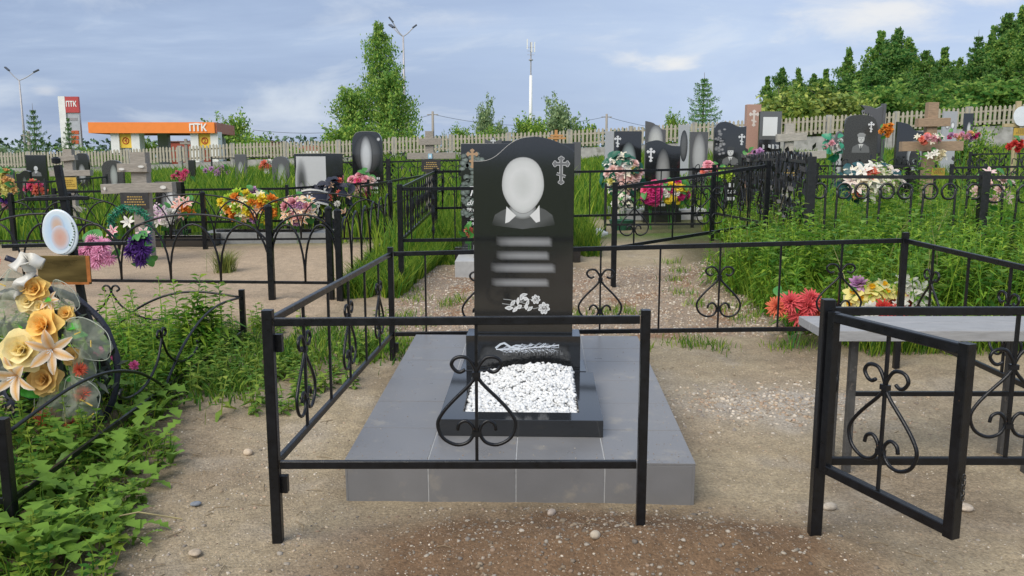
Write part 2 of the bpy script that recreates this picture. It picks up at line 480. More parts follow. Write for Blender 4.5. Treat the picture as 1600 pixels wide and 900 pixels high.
def gsurf(x, y):                      # height of the bumpy surface (arrays)
    x = np.asarray(x, float); y = np.asarray(y, float)
    i = np.clip(np.searchsorted(_gnx, x)-1, 0, len(_gnx)-2); j = np.clip(np.searchsorted(_gny, y)-1, 0, len(_gny)-2)
    fx = (x-_gnx[i])/(_gnx[i+1]-_gnx[i]); fy = (y-_gny[j])/(_gny[j+1]-_gny[j])
    return (_gz[j, i]*(1-fx)+_gz[j, i+1]*fx)*(1-fy)+(_gz[j+1, i]*(1-fx)+_gz[j+1, i+1]*fx)*fy
def gs(x, y): return float(gsurf(x, y))

# ---------------------------------------------------------------- loose stones
_ico_v = []
_t = (1+5**.5)/2
for a, b in ((-1, _t), (1, _t), (-1, -_t), (1, -_t)): _ico_v.append((a, b, 0))
for a, b in ((-1, _t), (1, _t), (-1, -_t), (1, -_t)): _ico_v.append((0, a, b))
for a, b in ((_t, -1), (_t, 1), (-_t, -1), (-_t, 1)): _ico_v.append((a, 0, b))
_ico_v = np.array(_ico_v)/np.linalg.norm(_ico_v[0])
_ico_f = np.array([(0, 11, 5), (0, 5, 1), (0, 1, 7), (0, 7, 10), (0, 10, 11), (1, 5, 9), (5, 11, 4), (11, 10, 2), (10, 7, 6), (7, 1, 8), (3, 9, 4), (3, 4, 2), (3, 2, 6), (3, 6, 8), (3, 8, 9), (4, 9, 5), (2, 4, 11), (6, 2, 10), (8, 6, 7), (9, 8, 1)])
def rocks(name, x, y, z, r, cols, mat, squash=.65, rough=.28):
    n = len(x)
    V = _ico_v[None]*(1+rough*(NR.random((n, 12, 1))-.5)*2)
    ax = NR.random((n, 1, 3))*.7+.65; ax[..., 2] *= squash
    V = V*ax
    a = NR.random(n)*2*PI; ca, sa = np.cos(a)[:, None], np.sin(a)[:, None]
    V = np.stack([V[..., 0]*ca-V[..., 1]*sa, V[..., 0]*sa+V[..., 1]*ca, V[..., 2]], -1)
    V = V*r[:, None, None]+np.stack([x, y, z], -1)[:, None]
    Fc = (_ico_f[None]+(np.arange(n)*12)[:, None, None]).reshape(-1, 3)
    return npmesh(name, V.reshape(-1, 3), [Fc], mat, np.repeat(cols, 12, 0))
m_stone = M('loose_stone', rough=.85, var=.2, scale=60, bump=.2, bscale=150, attr=True, spec=.2)
def scatter(n, fn):
    x, y = fn(n); return x, y
px, py, pr, pc = [], [], [], []
pal = np.array([(.46, .37, .27), (.38, .29, .20), (.52, .45, .36), (.31, .25, .19), (.42, .30, .21), (.30, .26, .22), (.58, .51, .42)])
def addp(n, xf, yf, rlo, rhi, shade=1.0, pw=2.5):
    x = xf(n); y = yf(n)
    px.append(x); py.append(y); pr.append(rlo+(rhi-rlo)*NR.random(n)**pw)
    pc.append(pal[NR.integers(0, len(pal), n)]*shade*(.8+.4*NR.random((n, 1))))
U = lambda a, b: (lambda n: a+(b-a)*NR.random(n))
Nn = lambda m, s: (lambda n: m+s*NR.standard_normal(n))
addp(3600, Nn(.35, .62), U(2.3, 3.52), .002, .012, .56, 3)               # in the dug soil
addp(15000, U(-1.9, 2.9), U(2.3, 6.4), .0012, .0055, .95, 2)
addp(260, U(-1.9, 2.9), U(2.3, 5.6), .004, .010, .9)
addp(1500, Nn(1.55, .42), Nn(5.0, .22), .004, .017, .9, 1.8)        # heap of gravel beside the plinth
addp(700, Nn(-1.25, .22), U(2.4, 4.6), .003, .011, .85, 3.5)                # along the path edge at left
addp(15000, U(-1.2, 2.5), U(6.7, 10.2), .004, .016, .88, 1.6)         # gravelled neighbour plot
addp(600, U(2.0, 2.9), U(6.6, 8.2), .01, .03, .8)
px = np.concatenate(px); py = np.concatenate(py); pr = np.concatenate(pr); pc = np.concatenate(pc)
ok = ~((px > -.82) & (px < .9) & (py > 3.56) & (py < 5.85))
px, py, pr, pc = px[ok], py[ok], pr[ok], pc[ok]
pz = gsurf(px, py)-pr*.05
o = obj('pebbles', rocks('pebbles', px, py, pz, pr, pc, m_stone)); o['kind'] = 'stuff'
def stone(u, v, r, col, label, sq=.7):
    p = G(u, v)
    me = rocks('stone', np.array([0.]), np.array([0.]), np.array([r*.35]), np.array([r]), np.array([col]), m_stone, sq, .16)
    o = obj('stone', me, loc=(p.x, p.y, gs(p.x, p.y)))
    md = o.modifiers.new('round', 'SUBSURF'); md.levels = 1; md.render_levels = 2
    tag(o, label, 'stone')
stone(388, 711, .030, (.52, .42, .31), 'rounded tan stone lying on the soil left of the front corner post')
stone(1296, 797, .038, (.50, .43, .34), 'pale stone lying right against the foot of the gate post', .9)
stone(1508, 795, .036, (.50, .42, .33), 'rounded beige stone on the sand just right of the open gate')
stone(306, 793, .032, (.20, .22, .25), 'bluish grey angular stone at the edge of the weeds', .6)
stone(930, 840, .035, (.42, .36, .28), 'largest light lump of stone in the dug brown soil before the plinth')
stone(862, 808, .028, (.42, .35, .29), 'small pinkish stone in the dug soil under the plinth edge')
stone(305, 870, .04, (.42, .34, .25), 'flat tan stone in the gravelly path edge at bottom left', .35)
stone(582, 806, .03, (.14, .10, .07), 'dark earth clod at the left foot of the plinth front', .6) if False else None

# ================================================================== MAIN GRAVE
PX, PY = .0315, 3.582
PT = rad(2.4); PZ = rad(-1.8)
plinth = thing('tiled_plinth', 'low grave plinth clad in grey porcelain tiles', 'plinth', (PX, PY, 0), 0)
plinth.rotation_euler = (PT, 0, PZ)
L_, HW, HT = 2.245, .79, .20
b = MB(); b.box((0, L_/2, HT/2-.05-.0013), (HW*2-.005, L_-.005, HT+.10-.0026)); b.build('core', m_grout, plinth)
def tile(x0, x1, y0, y1, z0, z1):
    MB().box(((x0+x1)/2, (y0+y1)/2, (z0+z1)/2), (x1-x0, y1-y0, z1-z0)).build('tile', m_tile, plinth, bevel=.0012)
g = .0025
xs = [-HW, -.412, -.014, .386, HW]
ys = [0, .403, .803, 1.203, 1.6, 1.905, L_]
for i in range(4):
    for j in range(6):
        dz = R.uniform(-.0006, .0006)
        tile(xs[i]+(g if i else 0), xs[i+1]-(g if i < 3 else 0), ys[j]+(g if j else 0), ys[j+1]-(g if j < 5 else 0), HT-.011+dz, HT+dz)
    tile(xs[i]+(g if i else .011), xs[i+1]-(g if i < 3 else .011), .0005, .0105, -.01+R.uniform(0, .004), HT-.0135)
    tile(xs[i]+g, xs[i+1]-g, L_-.0105, L_-.0005, -.1, HT-.0135)
for sx in (-1, 1):
    for j in range(6):
        tile(sx*(HW-.0055)-.005, sx*(HW-.0055)+.005, ys[j]+(g if j else .0005), ys[j+1]-(g if j < 5 else .0005), -.10, HT-.0135)
b = MB()                                                              # squeezed-out mortar along the lower edge
for k in range(26):
    x = -.76+k*.06
    if vnoise(np.array([k*.55]), np.array([3.3]))[0] > .42: b.box((x, .004, -.018), (.058, .016, .022+R.uniform(0, .012)), rz=R.uniform(-.1, .1))
b.build('mortar', m_mortar, plinth)

def on_plinth(x, y):                                                  # local plan position -> place
    return plinth_M @ Vector((x, y, HT))
plinth_M = Matrix.Translation((PX, PY, 0)) @ Matrix.Rotation(PZ, 4, 'Z') @ Matrix.Rotation(PT, 4, 'X')

# flower bed kerb
p = on_plinth(0, .30)
FW, FL, FH, BW = .80, .80, .085, .112
bed = thing('flower_bed_kerb', 'black granite kerb framing the white gravel on the plinth', 'kerb', p); bed.rotation_euler = (PT, 0, PZ)
MB().box((0, .055, FH/2+.0008), (FW, .11, FH)).build('front_kerb', m_granite, bed, bevel=.002)
for s in (-1, 1): MB().box((s*(FW-BW)/2, .1105+(FL-.112)/2, FH/2-.0012), (BW, FL-.113, FH-.003)).build('side_kerb', m_granite, bed, bevel=.002)
# white marble chips
n = 4600
x = (NR.random(n)-.5)*(FW-2*BW-.015); y = .125+NR.random(n)*(FL-.14)
hgt = .062+.055*np.exp(-((x-.06)/.22)**2)*sstep(.1, .8, y)*1.3+.022*np.clip(y/.8, 0, 1)*sstep(-.1, .3, x)+(fbm(x*9+4, y*9)-.5)*.03
z = hgt*(1-.45*NR.random(n)**3)
V = rocks('white_gravel', x, y, z, .006+.0085*NR.random(n), np.ones((n, 3)), m_chip, .7, .45)
gr = obj('white_gravel', V, loc=p, rot=(PT, 0, PZ)); gr['kind'] = 'stuff'
MB().box((0, .45, .028), (FW-2*BW-.004, FL-.16, .05)).build('gravel_bedding', m_grout, bed)

# headstone
hp = on_plinth(-.003, 1.13)
HS = thing('headstone', 'tall black granite headstone with blurred portrait and white roses, on the grey plinth', 'headstone', hp, PZ)
MB().box((0, .12, .042), (.73, .27, .078)).build('base_block', m_granite, HS, bevel=.002)
MB().box((0, .125, .18), (.665, .20, .197)).build('stand', m_granite, HS, bevel=.002)
SW, SH, SY, SZ = .575, 1.14, .085, .279
hw = SW/2
top = [(hw, .94*1.0), (hw, 1.052), (hw*.965, 1.066), (hw*.80, 1.093), (hw*.55, 1.122), (hw*.30, 1.138), (hw*.10, 1.140), (-hw*.10, 1.128), (-hw*.28, 1.100),
       (-hw*.42, 1.066), (-hw*.55, 1.034), (-hw*.68, 1.014), (-hw*.82, 1.005), (-hw, 1.004)]
tp = crom([(a, 0, c) for a, c in top[1:]], 4)
out = [(-hw, 0), (hw, 0)]+[(q.x, q.z) for q in tp]
b = MB(); b.M = Matrix.Translation((0, SY, SZ)); b.prism(out, 0, .08); b.build('stele', m_granite, HS, bevel=.003)
KX = SW/155.0                              # metres per photo pixel on the front
def E(u, v): return ((u-819.5)*KX*1.0, SZ+(497-v)*KX*1.004+.075)
dk = (.015, .016, .017)
# portrait with smoothed-out face, collar and jacket
b = MB(); yy = SY-.0012
cx, cz = E(818.5, 285)
def headshape(a):
    s_ = math.sin(a); return 1.0+.035*math.sin(2*a)**2*(1.0 if s_ > 0 else -1.6)
jk = [(770, 346), (775, 330), (785, 324), (796, 319), (806, 328), (818, 334), (832, 328), (843, 318), (853, 322), (864, 330), (869, 346)]
cj = E(818, 352); ids = [b.av((*[cj[0]], yy+.0006, cj[1]), (.10, .102, .105))]
for k, q in enumerate(jk):
    e = E(*q); ids.append(b.av((e[0], yy+.0006, e[1]), (.085, .087, .09) if 0 < k < len(jk)-1 else dk))
for i in range(1, len(ids)-1): b.f.append((ids[0], ids[i+1], ids[i]))
n_ = E(818, 322)
b.disc(n_[0], n_[1], 21*KX, 15*KX, yy+.0003, [(.42, .43, .43), (.33, .34, .34), (.10, .10, .10)], (0, .7, 1))
b.disc(cx, cz, 32.6*KX, 43.5*KX, yy, [(.52, .53, .52), (.56, .57, .56), (.62, .625, .62), (.56, .57, .56), (.45, .455, .45), (.12, .12, .12)], (0, .3, .6, .85, .97, 1.0), 40, headshape)
for pts in (((793, 317), (791, 343), (797, 341), (808, 331), (798, 322)), ((844, 315), (845, 340), (839, 342), (829, 331), (839, 322))):
    q = [E(*t) for t in pts]
    if pts[0][0] < 810: q = q
    else: q = q[::-1]
    b.flat(q, yy-.0004, (.66, .66, .65))
b.build('portrait', m_print, HS)
# smoothed inscription lines
b = MB()
for (u0, u1, v0, v1) in ((776, 865, 363, 380), (776, 861, 385, 401), (767, 871, 404, 421), (768, 861, 428, 443)):
    rows = [(0, dk), (.25, (.16, .162, .168)), (.5, (.26, .265, .27)), (.75, (.20, .203, .21)), (1, dk)]
    cols_ = [(0, 0), (.1, .55), (.25, .85), (.5, 1), (.75, 1), (.93, .9), (1, 0)]
    grid = []
    for rr, c in rows:
        line = []
        for cc_, k in cols_:
            e = E(u0+(u1-u0)*cc_, v0+(v1-v0)*rr)
            col = tuple(dk[i]+(c[i]-dk[i])*k for i in range(3))
            line.append(b.av((e[0], yy, e[1]), col))
        grid.append(line)
    for i in range(len(rows)-1):
        for j in range(len(cols_)-1): b.f.append((grid[i][j], grid[i+1][j], grid[i+1][j+1], grid[i][j+1]))
b.build('inscription', m_print, HS)
# orthodox cross with trefoil ends
def ortho_cross(b, cx, cz, h, y, col, inner=None, thin=1.0):
    k = h/39.0
    def bar(x0, z0, x1, z1, w, yo, c):
        a = Vector((x0, 0, z0)); d = (Vector((x1, 0, z1))-a).normalized(); nn = Vector((-d.z, 0, d.x))*w/2
        e = Vector((x1, 0, z1))
        pts = [a-nn, e-nn, e+nn, a+nn]
        b.flat([(cx+q.x*k, cz+q.z*k) for q in pts], y-yo, c)
    for c, gr_, yo in ((col, 0, 0), (inner, -1.6, .0004)):
        if c is None: continue
        w = 5.0*thin+gr_
        bar(0, 19, 0, -19, w, yo, c); bar(-9, 9.5, 9, 9.5, w, yo+.0001, c); bar(-6.5, -4.5, 6.5, -9, w*.85, yo+.0002, c)
        for tx, tz, dx, dz in ((0, 17, 0, 1), (0, -17, 0, -1), (-9, 9.5, -1, 0), (9, 9.5, 1, 0)):
            r_ = 2.4+gr_*.45
            for ox, oz in ((dx*1.6, dz*1.6), (dz*2.4, dx*2.4), (-dz*2.4, -dx*2.4)):
                b.disc(cx+(tx+ox)*k, cz+(tz+oz)*k, r_*k, r_*k, y-yo-.0001*(1+abs(ox)*.1+abs(oz)*.05), [c, c], (0, 1), 10)
b = MB(); e = E(877, 262); ortho_cross(b, e[0], e[1], 41*KX, yy, (.55, .55, .55), (.16, .16, .165)); b.build('cross_emblem', m_print, HS)
# engraved roses
b = MB()
wht = (.72, .73, .73); gry = (.30, .31, .31)
def petal(u, v, ru, rv, ang, c0, c1, yo=0, pt=False):
    cx, cz = E(u, v); ca, sa = math.cos(ang), math.sin(ang)
    n = 14; c = b.av((cx, yy-yo, cz), c0); ring = []
    for i in range(n):
        a = 2*PI*i/n; x_ = math.cos(a)*ru*KX*(.55+.45*abs(math.cos(a)) if pt else 1); z_ = math.sin(a)*rv*KX*(1-.35*abs(math.cos(a)) if pt else 1)
        ring.append(b.av((cx+x_*ca-z_*sa, yy-yo, cz+x_*sa+z_*ca), c1))
    for i in range(n): b.f.append((c, ring[(i+1) % n], ring[i])[::-1])
def stroke(pts, w, c, yo=0):
    q = [Vector((*E(*t), 0)) for t in pts]
    L0, R0 = [], []
    for i, p_ in enumerate(q):
        d = (q[min(i+1, len(q)-1)]-q[max(i-1, 0)]).normalized(); nn = Vector((-d.y, d.x, 0))*w*KX/2
        L0.append(b.av((p_.x+nn.x, yy-yo, p_.y+nn.y), c)); R0.append(b.av((p_.x-nn.x, yy-yo, p_.y-nn.y), c))
    for i in range(len(q)-1): b.f.append((L0[i], R0[i], R0[i+1], L0[i+1]))
for s_ in (((788, 462), (798, 463), (812, 466), (826, 470)), ((786, 469), (800, 471), (815, 476), (830, 474)), ((815, 466), (830, 462), (838, 466)), ((820, 472), (836, 477), (848, 474))): stroke(s_, 1.2, gry)
for i, (u, v, ru, rv, an) in enumerate(((811, 465, 3, 5, .3), (817, 459, 4, 4.5, 0), (820, 455, 5, 3, .2), (823, 461, 4.5, 3.5, -.3), (803, 468, 3.5, 5, -.3), (797, 476, 5.5, 4, 0), (807, 478, 3.5, 5, -.4),
        (813, 474, 4, 4, .5), (826, 468, 3, 4.5, 0), (824, 474, 3.5, 4, .4), (830, 477, 3, 4.5, -.5))): petal(u, v, max(ru, rv)*1.25, min(ru, rv)*.95, an+(1.2 if rv > ru else 0), gry if i % 3 else (.5, .5, .5), wht, .0001*(i+1), True)
for (u, v, r) in ((839, 462, 7), (852, 476, 9)):
    for k in range(7):
        a = k*2*PI/7+.2; petal(u+math.cos(a)*r*.55, v+math.sin(a)*r*.62, r*.50, r*.34, -a+R.uniform(-.5, .5), gry, wht, .0010+.00012*k)
    petal(u, v, r*.5, r*.62, .2, (.12, .12, .12), (.55, .55, .55), .0020)
    for k in range(5):
        a0 = k*1.5+u; rr_ = r*(.50-.08*k); stroke([(u+rr_*math.cos(a0+t_*.5), v+rr_*1.15*math.sin(a0+t_*.5)) for t_ in range(5)], 1.0, wht if k % 2 == 0 else (.03, .03, .03), .0022+.0001*k)
b.build('rose_engraving', m_print, HS)
# feather and faint lettering on the stand
FY = .025-.0012
def E2(u, v): return ((u-820)*.00365, .28-(v-525)*.0034)
b = MB(); E_old = E; E = E2; yy = FY
for k in range(26):
    t = k/25; u0 = 782+t*86; up = 548-7*math.sin(t*2.4)
    stroke(((u0, 549-3*t), (u0+9, up-1-3*math.sin(k*1.7)), (u0+R.uniform(14, 26)*(1-.5*t), up-1+2*math.sin(k))), R.uniform(.7, 1.9)*(1-.3*t), (.52, .57, .64) if k % 3 else (.34, .37, .42), .0001*(k % 5))
    stroke(((u0, 550-2*t), (u0+8, 553+2.5*math.sin(k*2.3)), (u0+R.uniform(10, 20)*(1-.5*t), 552+2*math.sin(k))), R.uniform(.5, 1.5)*(1-.3*t), (.40, .44, .50) if k % 2 else (.6, .64, .7), .0001*(k % 4))
stroke(((776, 547), (784, 540), (790, 538), (800, 545), (815, 548)), 3.2, (.55, .6, .66), .0008)
stroke(((777, 549), (800, 550), (840, 545), (877, 541)), 1.6, (.62, .66, .72), .0009)
b.build('feather_engraving', m_print, HS)
E = E_old
def text(s, size, name, parent, loc, mat, rot=(PI/2, 0, 0), align='CENTER', extr=.0006, bold=0, shear=0, sx=1):
    cu = bpy.data.curves.new(name, 'FONT'); cu.body = s; cu.size = size; cu.align_x = align; cu.align_y = 'CENTER'
    cu.extrude = extr; cu.offset = bold; cu.shear = shear; cu.resolution_u = 2
    t = bpy.data.objects.new(name, cu); COL.objects.link(t)
    dg = bpy.context.evaluated_depsgraph_get(); dg.update()
    me = bpy.data.meshes.new_from_object(t.evaluated_get(dg))
    bpy.data.objects.remove(t)
    me.materials.clear(); me.materials.append(mat)
    o = obj(name, me, parent, loc, rot, (sx, 1, 1)); return o
m_let = M('dim_lettering', (.13, .135, .14), .5, .1)
text('ВЕЧНАЯ ПАМЯТЬ', .042, 'lettering', HS, (E2(836, 0)[0], FY-.0005, E2(0, 555.5)[1]), m_let)

# ================================================================== IRON FENCES
HEART = [(57, 25), (80, 12), (104, 20), (124, 50), (112, 78), (82, 90), (42, 82), (12, 40), (3, 0), (32, -50), (112, -130), (172, -200), (197, -260), (172, -330), (107, -367), (47, -355), (17, -310), (22, -270), (52, -242), (87, -255), (97, -290)]
def heart_mesh(k=.000785, r=.0075):
    me = []
    for s in (-1, 1):
        b = MB(); pts = crom([(s*x*k, 0, y*k) for x, y in HEART], 4)
        b.tube(pts, r, 6); me.append(b.mesh('scroll', m_iron, True))
    return me
HM = heart_mesh()
CLIP = MB().box((0, 0, 0), (.032, .022, .02)).mesh('clip', m_iron)
def panel(root, a, b, za, zb, pattern, rail=(.022, .032), bar=.0125, ra=0, rb=0, low=None, hscale=1.0, midfrac=.36, mat=None, railname='rail'):
    """fence panel from a to b (x,y); za=(bottom,top) rail heights at a, zb at b; pattern = list of (fraction, 'h'|'b')"""
    mat = mat or m_iron
    a = Vector(a); b = Vector(b); d = (b-a); L = d.length; rz = math.atan2(d.y, d.x)
    o0 = root.location
    loc = lambda t, z: Vector((a.x+d.x*t, a.y+d.y*t, z))-o0
    for i in (0, 1):
        MB().bar(loc(0, za[i]), loc(1, zb[i]), rail[0], rail[1], bev=.003).build(railname, mat, root)
    for t, kind in pattern:
        z0 = za[0]+(zb[0]-za[0])*t+rail[1]/2; z1 = za[1]+(zb[1]-za[1])*t-rail[1]/2
        p0, p1 = loc(t, z0), loc(t, z1)
        MB().bar(p0, p1, bar, bar, up=(d.x, d.y, 0)).build('bar', mat, root)
        if kind == 'h':
            zc_ = z1-(z1-z0)*midfrac
            for m in HM: obj('scroll', m, root, (p0.x, p0.y, zc_), (0, 0, rz), hscale)
            for dz_ in (0, -.243*hscale): obj('clip', CLIP, root, (p0.x, p0.y, zc_+dz_), (0, 0, rz), hscale)
def post(root, x, y, z0, z1, w=.046, mat=None, cap=False, lean=0, name='post'):
    o0 = root.location
    b = MB(); b.bar(Vector((x, y, z0))-o0, Vector((x+lean, y, z1))-o0, w, w, up=(0, 1, 0), bev=.004)
    if cap: b.lathe([(w*.62, 0), (w*.62, w*.3), (w*.3, w*.6)], Vector((x+lean, y, z1))-o0, 8)
    return b.build(name, mat or m_iron, root)
A = (-.949, 3.176); Bc = (-.882, 6.0); Cc = (2.75, 5.8); Dg = (1.235, 3.2); Ee = (2.73, 3.2); Fr = (.52, 3.18)
fen = thing('grave_fence', 'black iron grave fence with heart scrolls enclosing the tiled plinth, its gate open', 'fence', (A[0], A[1], 0))
zA, zF, zB, zC, zD = (.338, .919), (.338, .928), (.262, .855), (.352, .973), (.345, .958)
post(fen, *A, -.06, .967, .041); post(fen, *Fr, .03, .967, .036); post(fen, *Bc, 0, .905, .04); post(fen, Cc[0], Cc[1], .05, 1.03, .04); post(fen, Dg[0], Dg[1], 0, 1.005, .046); post(fen, *Ee, 0, 1.0)
panel(fen, (A[0]+.024, A[1]), (Fr[0]-.023, Fr[1]), zA, zF, [(.552, 'h')])
panel(fen, (A[0], A[1]+.024), (Bc[0], Bc[1]-.024), zA, zB, [(.17, 'h'), (.335, 'b'), (.5, 'h'), (.665, 'b'), (.83, 'h')])
nb = 8
panel(fen, (Bc[0]+.024, Bc[1]), (Cc[0]-.024, Cc[1]), zB, zC, [((i+.5)/(nb+.5)+.005, 'b' if i % 2 == 0 else 'h') for i in range(nb+1)][:nb+1])
panel(fen, (Cc[0], Cc[1]-.024), (Ee[0], Ee[1]+.024), zC, (.345, .96), [(.15, 'h'), (.32, 'b'), (.49, 'h'), (.66, 'b'), (.83, 'h')])
panel(fen, (Dg[0]+.027, Dg[1]), (Ee[0]-.024, Ee[1]), zD, (.345, .96), [(.5, 'h')])
# small lug boxes welded under the corner rails
for (x, y, z) in ((A[0]+.03, A[1]+.02, .25), (A[0]+.03, A[1]+.03, .83), (Bc[0]+.03, Bc[1], .16)): MB().box(Vector((x, y, z))-fen.location, (.03, .03, .07)).build('lug', m_iron, fen)
# the open gate leaf is a part of the fence
gd = Vector((1.465-1.235, 2.66-3.2, 0)); gl = gd.length; gr_ = math.atan2(gd.y, gd.x)
gate = link(bpy.data.objects.new('gate', None)); gate.parent = fen; gate.empty_display_size = .1
gate.location = Vector((Dg[0], Dg[1]-.045, 0))-fen.location; gate.rotation_euler = (0, 0, gr_)
gate['label'] = 'narrow gate leaf swung outwards with one heart scroll'
def gb(n, a, b_, w, h): return MB().bar(a, b_, w, h, bev=.003).build(n, m_iron, gate)
gb('stile', (0.012, 0, .315), (.012, 0, .965), .036, .036); gb('stile', (gl, 0, .30), (gl, 0, .962), .04, .04)
gb('rail', (.03, 0, .945), (gl-.02, 0, .94), .034, .036); gb('rail', (.03, 0, .335), (gl-.02, 0, .322), .034, .036)
gb('bar', (gl*.47, 0, .35), (gl*.47, 0, .925), .0135, .0135)
for m in HM: obj('scroll', m, gate, (gl*.47, 0, .735))
for dz_ in (0, -.243): obj('clip', CLIP, gate, (gl*.47, 0, .735+dz_))
b = MB()
for k in range(5): b.tube([(gl+.03+.006*math.cos(a)*(1 if k % 2 else .3), .006*math.cos(a)*(.3 if k % 2 else 1), .52-k*.018+.011*math.sin(a)) for a in [2*PI*i/8 for i in range(8)]], .002, 4, closed=True)
b.build('chain', m_iron_old, gate)

# ---------------------------------------------------------------- table beside the gate
TB = thing('grave_table', 'narrow grey plank table on black iron legs behind the open gate', 'table', (1.49, 3.87, gz(2, 4)))
z0 = TB.location.z
for k, (y0, y1) in enumerate(((.0, .045), (.047, .20), (.204, .37))):
    MB().box((.62, (y0+y1)/2, .715-z0-(.004 if k == 0 else 0)), (1.25+R.uniform(-.008, .008), y1-y0, .052 if k == 0 else .045)).build('plank', M('bench_plank', (.30, .30, .30), .65, .16, 10, .2, 40, stretch=(1, 10, 10)), TB, bevel=.003)
m_leg = M('worn_iron_leg', (.06, .058, .055), .55, .3, 20, .2, 90, spots=((.14, .12, .10), 25, .6, .1))
for x in (.18, 1.08):
    MB().bar((x, .10, -.04), (x, .10, .69-z0), .036, .036, bev=.003).build('leg', m_leg, TB)
    MB().bar((x, .31, -.04), (x, .31, .69-z0), .036, .036, bev=.003).build('leg', m_leg, TB)
MB().bar((.2, .10, .40-z0), (1.06, .10, .40-z0), .02, .022).build('stretcher', m_iron, TB)
for s in (0, 1): obj('scroll', HM[s], TB, (.135, .21, .62-z0), (0, 0, PI/2-.25), .8)

# ---------------------------------------------------------------- low fence with sweeping arches at left
lowf = thing('low_fence', 'low black iron fence of sweeping arches round the weedy plot at left', 'fence', (-2.08, 3.27, 0))
def lowpanel(a, b_, zl, zt):
    a = Vector((*a, 0)); b_ = Vector((*b_, 0)); d = b_-a; L = d.length; d.normalize(); o0 = lowf.location
    w = lambda s, z: a+d*s+Vector((0, 0, z))-o0
    MB().bar(w(0, zl), w(L, zl), .016, .024).build('rail', m_iron, lowf)
    h = zt-zl
    for s in (0, 1):
        f = (lambda q: q) if s == 0 else (lambda q: L-q)
        MB().tube(crom([w(f(0.02), zl+h*.86), w(f(L*.16), zl+h*.98), w(f(L*.28), zl+h*.9), w(f(L*.39), zl+h*.6), w(f(L*.47), zl+h*.2), w(f(L*.495), zl+.01)], 6), .009, 6).build('arch', m_iron, lowf, True)
        MB().tube(crom([w(f(L*.5+.045), zl+h*.98), w(f(L*.5+.07), zl+h*1.04), w(f(L*.5+.045), zl+h*1.12), w(f(L*.5+.012), zl+h*1.08), w(f(L*.5-.01), zl+h*.9), w(f(L*.5-.10), zl+h*.55), w(f(L*.5-.28), zl+h*.30), w(f(L*.5-.5), zl+h*.27), w(f(L*.5-.62), zl+h*.4), w(f(L*.5-.60), zl+h*.5)], 5), .0085, 6).build('scroll', m_iron, lowf, True)
lowpanel((-2.08, 3.27), (-2.19, 6.65), .145, .475); lowpanel((-2.19, 6.65), (-4.35, 6.75), .145, .475); lowpanel((-4.35, 3.3), (-2.08, 3.27), .145, .475)
for q in ((-2.08, 3.27, -.05, .50), (-2.19, 6.65, -.03, .49), (-4.35, 6.75, 0, .49), (-4.35, 3.3, 0, .5)): post(lowf, q[0], q[1], q[2], q[3], .042)
# ================================================================== FLOWER KIT
CACHE = {}
def petal_strip(b, az, el, L, w, curl, c0, c1, base=0.0, n=3, cup=0.0, edge=None):
    """one petal: starts at the centre, leaves at elevation el and bends by curl"""
    ca, sa = math.cos(az), math.sin(az); r, z = base*math.cos(el), base*math.sin(el); a = el
    rows = []
    for k in range(n+1):
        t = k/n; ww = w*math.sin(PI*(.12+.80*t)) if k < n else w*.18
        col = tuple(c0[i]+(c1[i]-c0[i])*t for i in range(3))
        up = cup*ww
        rows.append((b.av((r*ca-ww*sa, r*sa+ww*ca, z+up), edge or col), b.av((r*ca, r*sa, z), col), b.av((r*ca+ww*sa, r*sa-ww*ca, z+up), edge or col)))
        r += L/n*math.cos(a); z += L/n*math.sin(a); a -= curl/n
    for p_, q in zip(rows, rows[1:]): b.f.append((p_[0], p_[1], q[1], q[0])); b.f.append((p_[1], p_[2], q[2], q[1]))
def sh(c, k): return tuple(min(1, x*k) for x in c)
